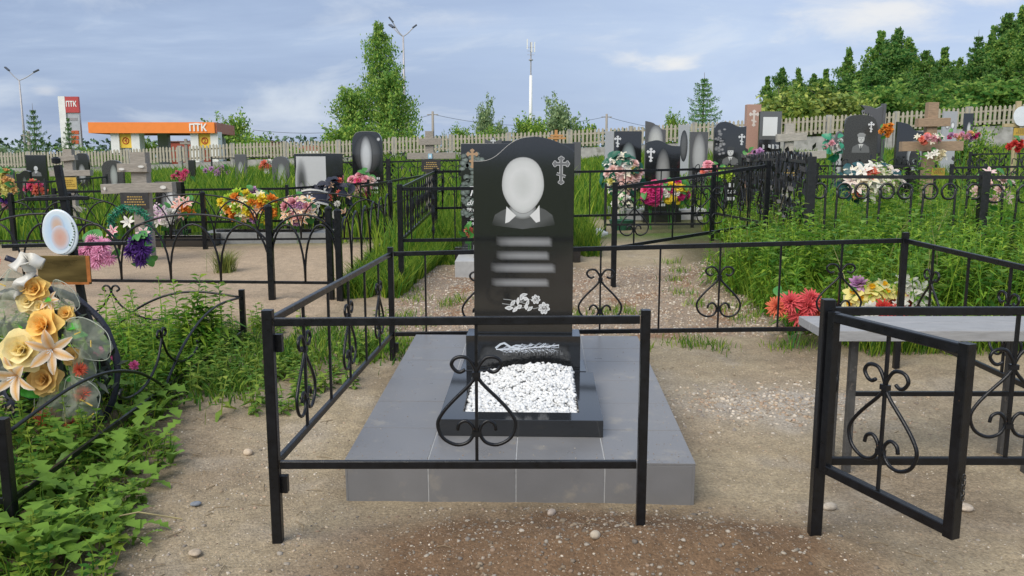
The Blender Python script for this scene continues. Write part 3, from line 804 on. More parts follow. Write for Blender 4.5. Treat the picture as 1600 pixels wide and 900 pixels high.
def flower(kind, col):
    key = (kind, tuple(round(x, 3) for x in col))
    if key in CACHE: return CACHE[key]
    b = MB(); rr = random.Random(hash(kind) % 1000 if False else 5)
    if kind == 'chrysanthemum':
        for k in range(6):
            n = (5, 9, 12, 14, 16, 16)[k]; el = rad((84, 66, 46, 26, 6, -16)[k])
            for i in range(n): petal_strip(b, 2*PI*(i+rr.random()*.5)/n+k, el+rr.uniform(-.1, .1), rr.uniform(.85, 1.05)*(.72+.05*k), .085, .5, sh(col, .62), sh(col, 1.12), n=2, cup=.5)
    elif kind == 'rose':
        for k in range(5):
            n = (3, 4, 5, 5, 6)[k]; el = rad((86, 74, 58, 36, 14)[k])
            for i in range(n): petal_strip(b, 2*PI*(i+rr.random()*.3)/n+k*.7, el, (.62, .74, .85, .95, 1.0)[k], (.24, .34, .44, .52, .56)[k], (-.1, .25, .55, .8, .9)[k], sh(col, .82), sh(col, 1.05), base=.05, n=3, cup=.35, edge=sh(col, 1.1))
    elif kind == 'lily':
        for k in range(6): petal_strip(b, 2*PI*k/6+(.1 if k % 2 else 0), rad(52 if k % 2 else 44), 1.15, .24 if k % 2 else .19, 1.1, sh(col, .85), sh(col, 1.0), base=.05, n=5, cup=.15, edge=(.92, .86, .76))
        for k in range(5): b.tube([(0, 0, .1), (.12*math.cos(k*1.3), .12*math.sin(k*1.3), .55)], .02, 4)
    elif kind == 'daffodil':
        for k in range(6): petal_strip(b, 2*PI*k/6, rad(12), .95, .34, .1, sh(col, .95), sh(col, 1.05), base=.1, n=3, cup=-.05)
        b.col = (.85, .50, .03); prof = [(.16, .05), (.22, .25), (.30, .42)]; n = 10
        rings = [[b.av((math.cos(2*PI*i/n)*r, math.sin(2*PI*i/n)*r, z)) for i in range(n)] for r, z in prof]
        for p_, q in zip(rings, rings[1:]):
            for i in range(n): b.f.append((p_[i], p_[(i+1) % n], q[(i+1) % n], q[i]))
        b.f.append(tuple(rings[0]))
    else:                                                             # carnation: ruffled double flower
        for k in range(4):
            n = (5, 7, 8, 9)[k]; el = rad((78, 55, 30, 4)[k])
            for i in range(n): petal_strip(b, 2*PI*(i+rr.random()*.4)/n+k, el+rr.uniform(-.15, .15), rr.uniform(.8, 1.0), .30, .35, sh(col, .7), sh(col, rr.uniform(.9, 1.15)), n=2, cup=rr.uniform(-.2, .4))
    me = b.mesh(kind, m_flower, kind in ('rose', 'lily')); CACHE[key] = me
    return me
def leafmesh(w=.32, key='leaf', mat=None):
    if key in CACHE: return CACHE[key]
    b = MB(); petal_strip(b, 0, .5, 1.0, w, .9, (1, 1, 1), (1, 1, 1), n=4, cup=.3)
    CACHE[key] = b.mesh('leaf', mat or m_gleaf, True); return CACHE[key]
def facing(d, spin=None):
    q = Vector(d).normalized().to_track_quat('Z', 'Y')
    return q @ Quaternion((0, 0, 1), R.uniform(0, 2*PI) if spin is None else spin)
RGB = dict(white=(.80, .78, .72), cream=(.80, .72, .50), pink=(.80, .40, .45), rose=(.78, .12, .26), mag=(.62, .05, .22), lilac=(.62, .34, .58), purple=(.10, .04, .22), red=(.62, .06, .05), coral=(.80, .22, .15),
           orange=(.85, .32, .05), peach=(.86, .52, .22), yellow=(.86, .68, .06), lemon=(.85, .78, .30), lime=(.50, .68, .08), blue=(.25, .35, .6), palepink=(.82, .60, .55))
def bouquet(name, label, cat, c, ext, items, r, leaves=14, lr=None, base=None, stems=True, leafkey='leaf', lmat=None, group=None):
    """c centre (place), ext half sizes; items (kind,colour,count); flowers face the viewer and upwards over an ellipsoid"""
    gzz = gz(c[0], c[1]) if base is None else base
    t = thing(name, label, cat, (c[0], c[1], gzz), 0, group)
    dz = c[2]-gzz
    lst = [(k, cl) for k, cl, n in items for _ in range(n)]; R.shuffle(lst)
    N = len(lst)
    for i, (k, cl) in enumerate(lst):
        a = i*2.39996; q = math.sqrt((i+.5)/N)*.92
        dx, dzz = math.cos(a)*q, math.sin(a)*q
        dy = -math.sqrt(max(0, 1-dx*dx-dzz*dzz))
        colr = RGB[cl] if isinstance(cl, str) else cl
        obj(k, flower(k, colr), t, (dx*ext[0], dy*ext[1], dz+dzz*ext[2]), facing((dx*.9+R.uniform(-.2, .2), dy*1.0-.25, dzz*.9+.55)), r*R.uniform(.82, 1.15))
    lm = leafmesh(.32, leafkey, lmat)
    for i in range(leaves):
        a = R.uniform(0, 2*PI); q = R.uniform(.6, 1.0)
        d = (math.cos(a)*q, R.uniform(-.8, .1), math.sin(a)*q)
        obj('leaf', lm, t, (d[0]*ext[0], d[1]*ext[1], dz+d[2]*ext[2]), facing((d[0], d[1]-.3, d[2]+.2)), (lr or r*1.6)*R.uniform(.7, 1.2))
    if stems and dz > .06:
        b = MB()
        for i in range(5): b.tube([(R.uniform(-.03, .03), 0, -.03), (R.uniform(-.6, .6)*ext[0], .01, dz)], .004, 4)
        b.build('stems', m_gleaf, t)
    return t

# ================================================================== GRAVESTONES
ARCH = [(-1, .86), (-.8, .93), (-.5, .98), (0, 1), (.5, .98), (.8, .93), (1, .86)]
FLAT = [(-1, 1), (1, 1)]
WAVE = [(-1, .97), (-.75, .985), (-.4, 1.0), (-.1, .985), (.2, .95), (.5, .925), (1, .92)]
WAVER = [(-x, z) for x, z in WAVE][::-1]
SLANT = [(-1, 1.0), (-.2, .97), (.3, .90), (1, .88)]
ROUND = [(-1, .78), (-.97, .88), (-.85, .95), (-.6, .99), (0, 1), (.6, .99), (.85, .95), (.97, .88), (1, .78)]
def gravestone(u0, u1, vt, Y, label, prof=FLAT, mat=None, rz=0, prints=(), th=.08, stand=True, name='gravestone', vb=None, cat='gravestone', smooth_n=3):
    p0 = P(u0, vt, Y); p1 = P(u1, vt, Y)
    x = (p0.x+p1.x)/2; w = p1.x-p0.x; z0 = gz(x, Y); h = p0.z-z0
    t = thing(name, label, cat, (x, Y, z0), rz)
    sb = .16 if stand else 0
    if stand: MB().box((0, th/2, .06), (w*1.12, th*2.4, .28)).build('stand', m_granite_grey if mat is m_granite_grey else m_granite, t, bevel=.004)
    pr = [(a*w/2, sb+(h-sb)*c) for a, c in prof]
    if len(pr) > 2:
        q = crom([(a, 0, c) for a, c in pr], smooth_n); pr = [(v.x, v.z) for v in q]
    b = MB(); b.prism([(-w/2, sb), (w/2, sb)]+pr[::-1], 0, th); b.build('stele', mat or m_granite, t, bevel=.004)
    f = lambda a, c: (a*w/2, sb+(h-sb)*c)                              # stele coordinates: a -1..1, c 0..1
    y = -.003
    for pi_, pk in enumerate(prints):
        k = pk[0]; b = MB(); y = -.003-.002*pi_
        if k == 'blur':                                               # a pale, smoothed-out portrait
            _, a, c, ra, rc, col = pk
            e = f(a, c); bk = (.10, .10, .105) if mat is m_granite_grey else (.013, .014, .015)
            mid = tuple((col[i]*.55+bk[i]*.45) for i in range(3))
            b.disc(e[0], e[1], ra*w/2, rc*(h-sb)/2, y, [col, sh(col, .92), mid, bk], (0, .45, .75, 1), 20)
            b.build('portrait', m_print, t)
        elif k == 'bust':                                             # head, cap or hair, collar and jacket
            _, a, c, s, col, hat = pk
            e = f(a, c); q = s*w
            b.flat([(e[0]-q*.62, e[1]-q*.95), (e[0]+q*.62, e[1]-q*.95), (e[0]+q*.56, e[1]-q*.55), (e[0]+q*.2, e[1]-q*.34), (e[0]-q*.2, e[1]-q*.34), (e[0]-q*.56, e[1]-q*.55)], y, sh(col, .22))
            b.flat([(e[0]-q*.17, e[1]-q*.36), (e[0]-q*.02, e[1]-q*.75), (e[0]+q*.17, e[1]-q*.36)], y-.0006, sh(col, 1.0))
            b.flat([(e[0]-q*.03, e[1]-q*.46), (e[0]-q*.05, e[1]-q*.8), (e[0]+q*.05, e[1]-q*.8), (e[0]+q*.03, e[1]-q*.46)], y-.001, sh(col, .08))
            b.disc(e[0], e[1], q*.235, q*.31, y-.0014, [sh(col, .9), sh(col, .95), sh(col, .6)], (0, .7, 1), 16)
            for ex in (-.09, .09): b.disc(e[0]+q*ex, e[1]+q*.04, q*.045, q*.022, y-.002, [sh(col, .12)]*2, (0, 1), 8)
            b.disc(e[0], e[1]-q*.15, q*.07, q*.02, y-.002, [sh(col, .2)]*2, (0, 1), 8)
            b.disc(e[0], e[1]-q*.05, q*.03, q*.07, y-.0019, [sh(col, .55)]*2, (0, 1), 8)
            if hat: b.flat([(e[0]-q*.25, e[1]+q*.12), (e[0]+q*.25, e[1]+q*.12), (e[0]+q*.30, e[1]+q*.30), (e[0]+q*.1, e[1]+q*.40), (e[0]-q*.14, e[1]+q*.40), (e[0]-q*.30, e[1]+q*.28)], y-.0024, sh(col, hat))
            b.build('portrait', m_print, t)
        elif k == 'cross':
            _, a, c, hh, col = pk
            e = f(a, c); ortho_cross(b, e[0], e[1], hh*(h-sb), y-.0005, col, None); b.build('cross_emblem', m_print, t)
        elif k == 'lines':                                            # rows of engraved characters too small to read
            _, a0, a1, cs, hh, col = pk
            for c in cs:
                aa = a0+R.uniform(0, .12)*(a1-a0); end = a1-R.uniform(0, .15)*(a1-a0)
                while aa < end:
                    e = f(aa, c); wd = R.uniform(.4, .8)*hh*(h-sb)
                    b.flat([(e[0], e[1]), (e[0]+wd, e[1]), (e[0]+wd, e[1]+hh*(h-sb)*R.uniform(.8, 1)), (e[0], e[1]+hh*(h-sb))], y, sh(col, R.uniform(.6, 1)))
                    aa += (wd+.25*hh*(h-sb))/(w/2)
                    if R.random() < .12: aa += hh*(h-sb)*.6/(w/2)
            b.build('inscription', m_print, t)
        elif k == 'panelpic':                                         # a paler picture field with a smoothed figure
            _, a0, a1, c0, c1, col = pk
            q = [f(a0, c0), f(a1, c0), f(a1, c1), f(a0, c1)]; b.flat(q, y, col); b.build('picture', m_print, t)
        elif k == 'leaves':
            _, a0, a1, c0, c1, n, col = pk
            for i in range(n):
                e = f(R.uniform(a0, a1), R.uniform(c0, c1)); s = R.uniform(.02, .045)
                b.disc(e[0], e[1], s, s*R.uniform(.6, 1), y-.0002*(i % 9), [sh(col, R.uniform(.7, 1.1)), sh(col, .35)], (0, 1), 7)
            b.build('leaf_engraving', m_print, t)
        elif k == 'branch':
            _, a, c, s, col = pk
            for i in range(9):
                e = f(a+R.uniform(-1, 1)*s, c+R.uniform(-.05, .05)); b.disc(e[0], e[1], R.uniform(.02, .045), R.uniform(.015, .035), y-.0002*i, [col, sh(col, .4)], (0, 1), 7)
            b.build('flower_engraving', m_print, t)
    return t
W1 = (.62, .63, .63)
gravestone(720, 898, 224, 10.6, 'wide black granite family stone behind the main headstone, leaf engraving and tan cross at left', FLAT, None, 0,
           [('leaves', -.98, -.62, .30, .92, 110, (.25, .30, .27)), ('cross', -.80, .86, .17, (.42, .27, .15))], th=.1)
fs = bpy.data.objects[-1] if False else None
m_ltw = M('white_lettering', (.75, .75, .74), .6, .05)
_t = [o for o in COL.objects if o.name.startswith('gravestone')][0]
for s_, u, v, z_, sx in (('Т', 729, 300, .165, 1.0), ('Вл', 729, 317, .085, 1), ('29.11', 728, 328, .062, 1), ('За', 734, 342, .05, 1), ('Жур', 729, 349, .05, 1)):
    q = P(u, v, 10.59)-_t.location
    text(s_, z_, 'lettering', _t, (q.x, -.004, q.z), m_ltw, align='LEFT', shear=.3, bold=.001)
b = MB(); q0 = G(690, 425)
b.box((-.14, 0, .07), (1.22, .9, .2)); slab = thing('grave_slab', 'stepped light grey slab in front of the wide black family stone', 'slab', (_t.location.x+.02, 9.95, gz(0, 10)))
b.build('lower_step', M('pale_concrete', (.44, .44, .43), .8, .1, 20, .2, 90), slab, bevel=.004)
MB().box((-.05, .18, .24), (1.0, .62, .16)).build('upper_step', M('grey_step', (.27, .275, .27), .7, .12, 20, .2, 90), slab, bevel=.004)
b = MB(); b.M = None
gravestone(960, 1003, 205, 17.0, 'black stone with white cross and greenish blurred portrait above a pink wreath', FLAT, None, 0, [('cross', -.75, .86, .15, W1), ('blur', .05, .55, .62, .62, (.36, .42, .42)), ('lines', -.5, .5, (.30, .24), .03, W1)])
gravestone(1010, 1064, 219, 15.0, 'black stone with wavy top and white cross behind the crimson flower pot', WAVE, None, 0, [('cross', -.72, .80, .18, (.68, .68, .68)), ('blur', .0, .52, .45, .75, (.30, .30, .29)), ('lines', -.55, .3, (.22, .16, .10), .035, W1)])
gravestone(1009, 1041, 189, 19.5, 'grey stone with rounded shoulder rising behind the wavy topped stone', SLANT, m_granite_grey, 0, [('blur', 0, .7, .8, .5, (.55, .55, .53))])
gravestone(1079, 1107, 206, 20.0, 'narrow dark stone with streaked pale portrait behind the black fence', FLAT, m_granite_grey, 0, [('blur', 0, .6, .8, .8, (.45, .45, .45))])
gravestone(1117, 1167, 190, 15.5, 'black stone with wavy top showing a man in uniform', [(-1, .93), (-.8, .98), (-.4, 1.0), (0, .985), (.4, .95), (.7, .94), (1, .95)], None, 0,
           [('bust', .05, .66, .42, (.62, .62, .6), .06), ('cross', .72, .80, .12, W1), ('leaves', -.92, -.35, .62, .92, 26, (.35, .35, .35)), ('lines', -.4, .55, (.34,), .05, W1), ('lines', -.2, .4, (.26,), .05, W1), ('lines', -.5, .4, (.19, .11), .04, W1)])
m_pinkst = M('pink_granite', (.42, .25, .19), .5, .12, 60, .05, 200, spots=((.55, .40, .33), 200, .58, .05))
gravestone(1168, 1190, 163, 17.0, 'tall pink granite pillar with pale cross', FLAT, m_pinkst, 0, [('cross', 0, .86, .16, (.70, .62, .55))], th=.18)
t = gravestone(1188, 1222, 174, 16.5, 'dark stone with grey framed photograph beside the pink pillar', FLAT, None, 0, [('panelpic', -1, 1, .70, 1.0, (.11, .11, .105)), ('panelpic', -.70, .62, .74, .94, (.72, .72, .70)), ('lines', -.7, .7, (.60,), .05, W1), ('lines', -.3, .3, (.52,), .05, W1), ('lines', -.6, .6, (.44, .37), .045, W1), ('lines', -.5, .5, (.29, .22), .05, W1)])
gravestone(1322, 1374, 180, 17.5, 'dark stone with soldier portrait under a carved grey banner', [(-1, .90), (-.9, .97), (-.5, 1), (.3, 1), (.8, .95), (1, .82)], M('smoky_granite', (.055, .055, .052), .3, .3, 60), 0,
           [('bust', .0, .72, .44, (.60, .60, .57), .45), ('cross', .55, .86, .12, (.7, .7, .7)), ('lines', -.6, .6, (.34,), .04, W1), ('branch', .1, .2, .5, W1)])
p = P(1362, 200, 17.55); z0 = gz(p.x, 17.7)
bn = thing('carved_banner', 'grey carved stone banner on a staff beside the soldier stone', 'banner', (p.x, 17.7, z0))
f = lambda u, v: (P(u, v, 17.7).x-p.x, P(u, v, 17.7).z-z0)
b = MB(); b.prism([f(*q) for q in ((1382, 240), (1382, 165), (1378, 166), (1369, 170), (1360, 166), (1346, 164), (1352, 171), (1348, 175), (1358, 178), (1362, 195), (1366, 240))][::-1], 0, .1); b.build('cloth', m_granite_grey, bn, bevel=.006)
b = MB(); q = f(1380, 200); b.box((q[0], .05, f(0, 162)[1]/2), (.06, .14, f(0, 162)[1])); b.build('staff', m_granite_grey, bn, bevel=.004)
b = MB()
for k in range(5): b.tube([(f(1358+4*k, 0)[0], -.004, f(0, 172+2*k)[1]), (f(1364+3*k, 0)[0], -.012, f(0, 200)[1]), (f(1367+2.5*k, 0)[0], -.004, f(0, 236)[1])], .012, 5)
b.build('folds', m_granite_grey, bn, True)
gravestone(1403, 1447, 190, 15.5, 'black stone with round wreath engraving behind the big brown cross', SLANT, None, 0, [('blur', .35, .62, .60, .36, (.5, .52, .52)), ('blur', .38, .58, .40, .24, (.03, .03, .03)), ('branch', .4, .5, .2, (.45, .5, .5)), ('branch', -.1, .12, .6, W1)])
gravestone(1475, 1497, 174, 24.0, 'pale grey stone with two small white ovals right of the big brown cross', FLAT, M('light_granite', (.38, .39, .41), .4, .08, 40), 0, [('blur', -.35, .78, .3, .12, (.8, .8, .8)), ('blur', .4, .78, .3, .12, (.8, .8, .8))])
gravestone(1508, 1522, 177, 27.0, 'small black stone with white blossoms near the right end of the picket fence', FLAT, None, 0, [('blur', .1, .7, .5, .3, (.6, .6, .6)), ('branch', -.1, .4, .6, W1)])
gravestone(946, 962, 205, 22.0, 'pale grey slab stone partly hidden by the greenish portrait stone', FLAT, M('light_granite', (.38, .39, .41)), 0)
gravestone(460, 534, 240, 14.0, 'wide black stone with big pale photograph engraving at left centre', [(-1, 1), (.92, 1), (1, .97)], None, .12, [('panelpic', -.92, .30, .10, .96, (.56, .56, .55)), ('lines', .0, .26, (.40, .43), .02, (.15, .15, .15))], th=.12)
t = [o for o in COL.objects if o.name.startswith('gravestone') and o.parent is None][-1]
b = MB()
w_ = P(534, 240, 14).x-P(460, 240, 14).x; h_ = P(460, 240, 14).z-t.location.z
b.disc(-.36*w_, .62*h_, .13*w_, .34*h_, -.006, [(.05, .05, .05), (.10, .10, .10), (.30, .30, .30), (.56, .56, .55)], (0, .4, .75, 1), 18)
b.disc(-.36*w_, .42*h_, .10*w_, .22*h_, -.0065, [(.42, .42, .42), (.40, .40, .40), (.12, .12, .12)], (0, .5, 1), 16)
b.build('portrait', m_print, t)
gravestone(549, 597, 205, 16.0, 'black stone with rounded corners and tall pale portrait above the fence', ROUND, None, 0, [('blur', 0, .72, .9, .5, (.10, .10, .10)), ('blur', -.08, .70, .42, .5, (.58, .59, .60)), ('blur', .75, .9, .12, .05, (.6, .6, .6)), ('lines', -.8, .8, (.40, .34, .28, .22), .03, W1)])
gravestone(424, 451, 244, 20.0, 'grey green stone in the tall grass left of the photograph stone', ARCH, m_granite_grey, 0, [('blur', .1, .5, .6, .7, (.35, .38, .35))])
gravestone(366, 384, 241, 24.0, 'low grey stone by the concrete wall behind the orange bouquet', FLAT, m_granite_grey, 0, [('blur', 0, .6, .5, .4, (.4, .4, .4))])
gravestone(40, 70, 242, 18.0, 'dark upright stone with white portrait at far left', FLAT, m_granite, .15, [('bust', -.05, .74, .42, (.72, .72, .72), 0), ('lines', -.6, .6, (.44, .38, .32, .26, .2), .025, (.35, .36, .36))])
gravestone(24, 46, 266, 17.0, 'low dark stone left of the white portrait stone', WAVER, m_granite, 0, [('blur', .2, .6, .4, .5, (.15, .17, .15))])
gravestone(117, 137, 239, 22.0, 'black rounded stone behind the wooden cross with yellow plaque', ROUND, None, 0, [('blur', -.1, .5, .6, .5, (.35, .35, .35))])
gravestone(158, 191, 250, 18.5, 'arched grey stone with pale figure left of the twin barred cross', ARCH, M('smoky_granite', (.055, .055, .052)), 0, [('blur', .1, .62, .4, .6, (.36, .38, .36))])
gravestone(236, 287, 284, 12.9, 'black stone with white etched face leaning behind the twin barred cross', FLAT, None, -.35, [('blur', .15, .55, .75, .75, (.30, .31, .32)), ('blur', .12, .66, .34, .42, (.72, .72, .72)), ('branch', .1, .4, .5, W1)])
gravestone(294, 304, 250, 25.0, 'small black stone by the wall under the filling station', FLAT, None, 0)
gravestone(757, 784, 213, 26.0, 'grey winged stone with pale cross above the shoulder of the main headstone', [(-1, .95), (-.4, .9), (0, 1), (.4, .9), (1, .95)], m_granite_grey, 0, [('cross', 0, .85, .2, (.6, .6, .6))])
gravestone(784, 800, 220, 26.5, 'low black slab stone right of the winged stone', FLAT, None, 0)
gravestone(896, 908, 222, 25.0, 'small dark stone just right of the main headstone top', FLAT, m_granite_grey, 0)
gravestone(1061, 1078, 195, 25.0, 'pale grey stone with portrait by the fence between two black stones', FLAT, M('light_granite', (.38, .39, .41)), 0, [('blur', 0, .6, .7, .6, (.12, .12, .12))])
gravestone(1306, 1320, 205, 20.0, 'grey figured stone left of the soldier stone', ARCH, m_granite_grey, 0, [('blur', 0, .5, .7, .7, (.5, .5, .5))])
gravestone(6, 20, 266, 21.0, 'weathered grey stone at the left edge by the fence', FLAT, m_granite_grey, 0)

# ================================================================== WOODEN CROSSES
def wooden_cross(label, u, vt, Y, wpx, bars, plaque=None, mat=None, rz=0, photo=None, plates=()):
    k = sc(vt, Y); p = P(u, vt, Y); z0 = gz(p.x, Y)
    t = thing('wooden_cross', label, 'cross', (p.x, Y, z0), rz)
    h = p.z-z0; mat = mat or m_wood; w = wpx*k
    b = MB(); b.bar((0, 0, -.05), (0, 0, h), w, w*.75, up=(0, 1, 0), bev=.004); b.build('post', mat, t)
    for i, (u0, u1, v0, v1, tilt) in enumerate(bars):
        a = P(u0, v0, Y); c = P(u1, v1, Y)
        b = MB(); b.bar((a.x-p.x, -w*.30, a.z-z0), (c.x-p.x, -w*.30, c.z-z0), w*.7, tilt*k, bev=.003); b.build('crossbar', mat, t)
    if plaque:
        u0, u1, v0, v1, pm, lc = plaque
        a = P(u0, v1, Y); c = P(u1, v0, Y); y = -w*.8
        b = MB(); b.box(((a.x+c.x)/2-p.x, y, (a.z+c.z)/2-z0), (c.x-a.x, .012, c.z-a.z)); b.build('plaque', pm, t, bevel=.002)
        b = MB(); H = c.z-a.z
        for r_ in range(4):
            zz = c.z-z0-H*(.30+.16*r_); x0 = a.x-p.x+(c.x-a.x)*(.25 if r_ < 2 else .14); x1 = a.x-p.x+(c.x-a.x)*(.75 if r_ < 2 else .86)
            x_ = x0
            while x_ < x1:
                wd = R.uniform(.015, .03); b.flat([(x_, zz), (x_+wd, zz), (x_+wd, zz+H*.075), (x_, zz+H*.075)], y-.009, lc); x_ += wd+.010
        b.build('inscription', m_print, t)
    if photo:
        uu, vv, rr_ = photo; q = P(uu, vv, Y)
        b = MB(); b.box((q.x-p.x, -w*.72, q.z-z0), (rr_*2*k, .012, rr_*2.4*k)); b.build('photo_plate', M('pale_blue_plate', (.30, .50, .62), .3, .1, 20), t)
        b = MB(); b.disc(q.x-p.x, q.z-z0, rr_*.5*k, rr_*.8*k, -w*.72-.008, [(.8, .85, .88), (.7, .78, .82)], (0, 1), 10); b.build('photo', m_print, t)
    b = MB()
    for (uu, vv, ru, rv) in plates:
        q = P(uu, vv, Y); b.disc(q.x-p.x, q.z-z0, ru*k, rv*k, -w*.75, [(.75, .74, .70), (.6, .58, .54)], (0, 1), 8)
    if plates: b.build('white_marks', m_print, t)
    return t
m_plq_d = M('dark_plaque', (.035, .033, .032), .4, .2, 30)
m_plq_y = M('brass_plaque', (.50, .33, .05), .45, .12, 30)
gold = (.45, .30, .10)
wooden_cross('grey wooden cross with two bars and dark plaque at left, green wreath at its foot', 218, 238, 11.0, 24, [(190, 236, 262, 262, 13), (165, 275, 295, 292, 15)], (198, 240, 300, 325, m_plq_d, gold), None, 0, None, [(198, 264, 5, 2), (228, 260, 5, 2), (172, 294, 2, 3), (262, 292, 5, 3)])
wooden_cross('grey wooden cross with brass yellow plaque at far left', 107, 233, 13.5, 14, [(85, 121, 250, 246, 8), (82, 145, 271, 270, 9), (105, 135, 320, 329, 7)], (98, 125, 277, 295, m_plq_y, (.25, .15, .03)))
wooden_cross('grey wooden cross with blue photo plate and dark plaque behind the arched fence', 671, 205, 14.0, 13, [(655, 690, 222, 221, 10), (637, 712, 244, 243, 10)], (660, 689, 249, 268, m_plq_d, gold), None, 0, (673, 244, 3.2))
wooden_cross('pale grey wooden cross with blue photo plate beside the pink pillar', 1234, 193, 13.0, 13, [(1212, 1258, 216, 213, 12), (1190, 1288, 247, 241, 12)], (1216, 1256, 254, 281, m_plq_d, gold), M('pale_wood', (.40, .37, .32), .8, .25, 14, .35, 40, stretch=(1, 8, 8)), 0, (1234, 246, 4.5))
wooden_cross('big brown wooden cross with yellow plaque on the right', 1457, 160, 12.5, 16, [(1430, 1480, 192, 191, 13), (1405, 1500, 229, 228, 15)], (1449, 1470, 262, 274, m_plq_y, (.25, .15, .03)), m_wood_br)
wooden_cross('far wooden cross of grey boards by the left part of the picket fence', 290, 217, 36, 4, [(282, 298, 224, 224, 3)])
wooden_cross('small orange wooden cross above the main headstone', 869, 203, 30.0, 4.5, [(860, 880, 212, 212, 3), (856, 884, 216, 216, 3)], None, M('orange_wood', (.5, .25, .09), .7))
# crosses with an oval photo at the right edge
t = wooden_cross('wooden cross with white oval photo and yellow plaque at the right edge', 1592, 158, 16.0, 7, [(1566, 1612, 196, 196, 5)], (1580, 1606, 200, 212, m_plq_y, (.25, .15, .03)), M('yellow_wood', (.45, .36, .2), .7))
p = P(1592, 182, 16)-t.location
b = MB(); b.M = Matrix.Translation((p.x, -.09, p.z)); b.lathe([(.02, 0), (.16, 0), (.16, .02), (.02, .02)], (0, 0, 0), 18)
o = b.build('oval_photo', M('white_enamel', (.72, .75, .78), .25, .05), t); o.data.transform(Matrix.Translation((p.x, -.09, p.z)) @ Matrix.Rotation(PI/2, 4, 'X') @ Matrix.Scale(1.15, 4, (0, 1, 0)) @ Matrix.Translation((-p.x, .09, -p.z)))

# ================================================================== BLACK CROSS WITH OVAL PORTRAIT (foreground left)
YC = 4.85
p = P(112, 470, YC); z0 = gz(p.x, YC)
CX = thing('iron_cross', 'black iron cross with oval portrait and brass plate at left foreground', 'cross', (p.x, YC, z0))
q = lambda u, v, dy=0: Vector((P(u, v, YC).x-p.x, dy, P(u, v, YC).z-z0))
MB().bar(q(90, 258), q(131, 480), .038, .038, up=(0, 1, 0), bev=.004).bar(q(131, 480), Vector((q(143, 0).x, 0, -.05)), .038, .038, up=(0, 1, 0), bev=.004).build('post', m_iron, CX)
MB().bar(q(118, 462), Vector((q(124, 0).x, 0, -.05)), .03, .03, up=(0, 1, 0), bev=.003).build('leg', m_iron, CX)
MB().bar(q(44, 311, -.025), q(142, 309, -.025), .02, .022, bev=.003).build('crossbar', m_iron, CX)
MB().bar(q(8, 384, -.025), q(201, 379, -.025), .02, .022, bev=.003).build('crossbar', m_iron, CX)
MB().lathe([(.010, 0), (.024, .005), (.024, .03), (.012, .04)], q(88, 256), 10).build('finial', m_iron, CX)
k = sc(360, YC)
b = MB(); b.lathe([(.01, 0), (.96, 0), (1.0, .12), (.96, .25), (.9, .3)], n=40)
o = b.build('oval_portrait', M('white_porcelain', (.70, .76, .80), .18, .04, 8), CX, True)
o.data.transform(Matrix.Translation(q(100, 362, -.035)) @ Matrix.Rotation(rad(-9), 4, 'Y') @ Matrix.Rotation(PI/2, 4, 'X') @ Matrix.Diagonal((27.5*k, 36*k, .03, 1)))
b = MB(); c = q(98, 362, -.0475)
b.disc(c.x, c.z, 25*k, 33.5*k, c.y, [(.48, .62, .80), (.50, .65, .82), (.62, .74, .84), (.72, .78, .82)], (0, .5, .85, 1), 32)
c = q(96, 352, -.0483); b.disc(c.x, c.z, 11*k, 17*k, c.y, [(.62, .42, .30), (.60, .45, .38), (.55, .55, .60), (.48, .62, .80)], (0, .5, .8, 1), 20)
c = q(101, 370, -.0487); b.disc(c.x, c.z, 14*k, 19*k, c.y, [(.62, .34, .27), (.62, .42, .36), (.58, .62, .72)], (0, .6, 1), 20)
for i in range(9):
    c = q(119+4*math.sin(i*.45)-.02*i*i, 348+i*4.2, -.0492); b.disc(c.x, c.z, R.uniform(1, 1.9)*k, R.uniform(.8, 1.8)*k, c.y, [(.06, .12, .05)]*2, (0, 1), 6)
b.build('portrait', m_print, CX)
b = MB(); a, c = q(68, 442, -.045), q(146, 398, -.045)
b.box(((a.x+c.x)/2, -.045, (a.z+c.z)/2), (c.x-a.x, .008, c.z-a.z)); b.build('plate', M('dull_brass', (.16, .115, .04), .3, .5, 5, 0, metal=.6, stretch=(1, 1, 4)), CX, bevel=.001)
b = MB(); b.M = None
for (u0, u1, v0, v1) in ((68, 146, 439, 442.5), (143.5, 146, 398, 439)):
    a, c = q(u0, v1), q(u1, v0); b.box(((a.x+c.x)/2, -.0505, (a.z+c.z)/2), (c.x-a.x, .003, c.z-a.z))
b.build('plate_border', M('copper_border', (.55, .20, .06), .35, .2, 20, metal=.5), CX)

# ================================================================== FUNERAL WREATH (foreground left)
YW = 4.42
p = P(60, 580, YW); z0 = gz(p.x, YW)
WR = thing('funeral_wreath', 'funeral wreath of peach roses and lilies with tulle, leaning on the iron cross', 'wreath', (p.x, YW, z0))
k = sc(580, YW)
q = lambda u, v, dy=0: Vector((P(u, v, YW).x-p.x, dy+.0, P(u, v, YW).z-z0))
m_navy = M('dark_navy_garland', (.018, .020, .035), .55, .35, 60, .4, 120)
ring = []
for i in range(36):
    a = 2*PI*i/36; ring.append(q(34+134*math.cos(a), 590-136*math.sin(a), .12))
b = MB(); b.tube(ring, [.018*(1+.2*math.sin(i*2.3)) for i in range(36)], 8, closed=True); b.build('hoop', m_navy, WR, True)
b = MB()                                                                 # dark backing sprays
for i in range(420):
    a = R.uniform(0, 2*PI); rr_ = math.sqrt(R.random())*128
    c = q(38+rr_*math.cos(a), 600+rr_*1.0*math.sin(a), R.uniform(.02, .12)); d = Vector((R.uniform(-1, 1), R.uniform(-.5, .1), R.uniform(-1, 1))).normalized()*R.uniform(.06, .12); e = d.orthogonal().normalized()*.010
    b.quad([c-e, c+d*.5-e*1.4, c+d, c+d*.5+e*1.4])
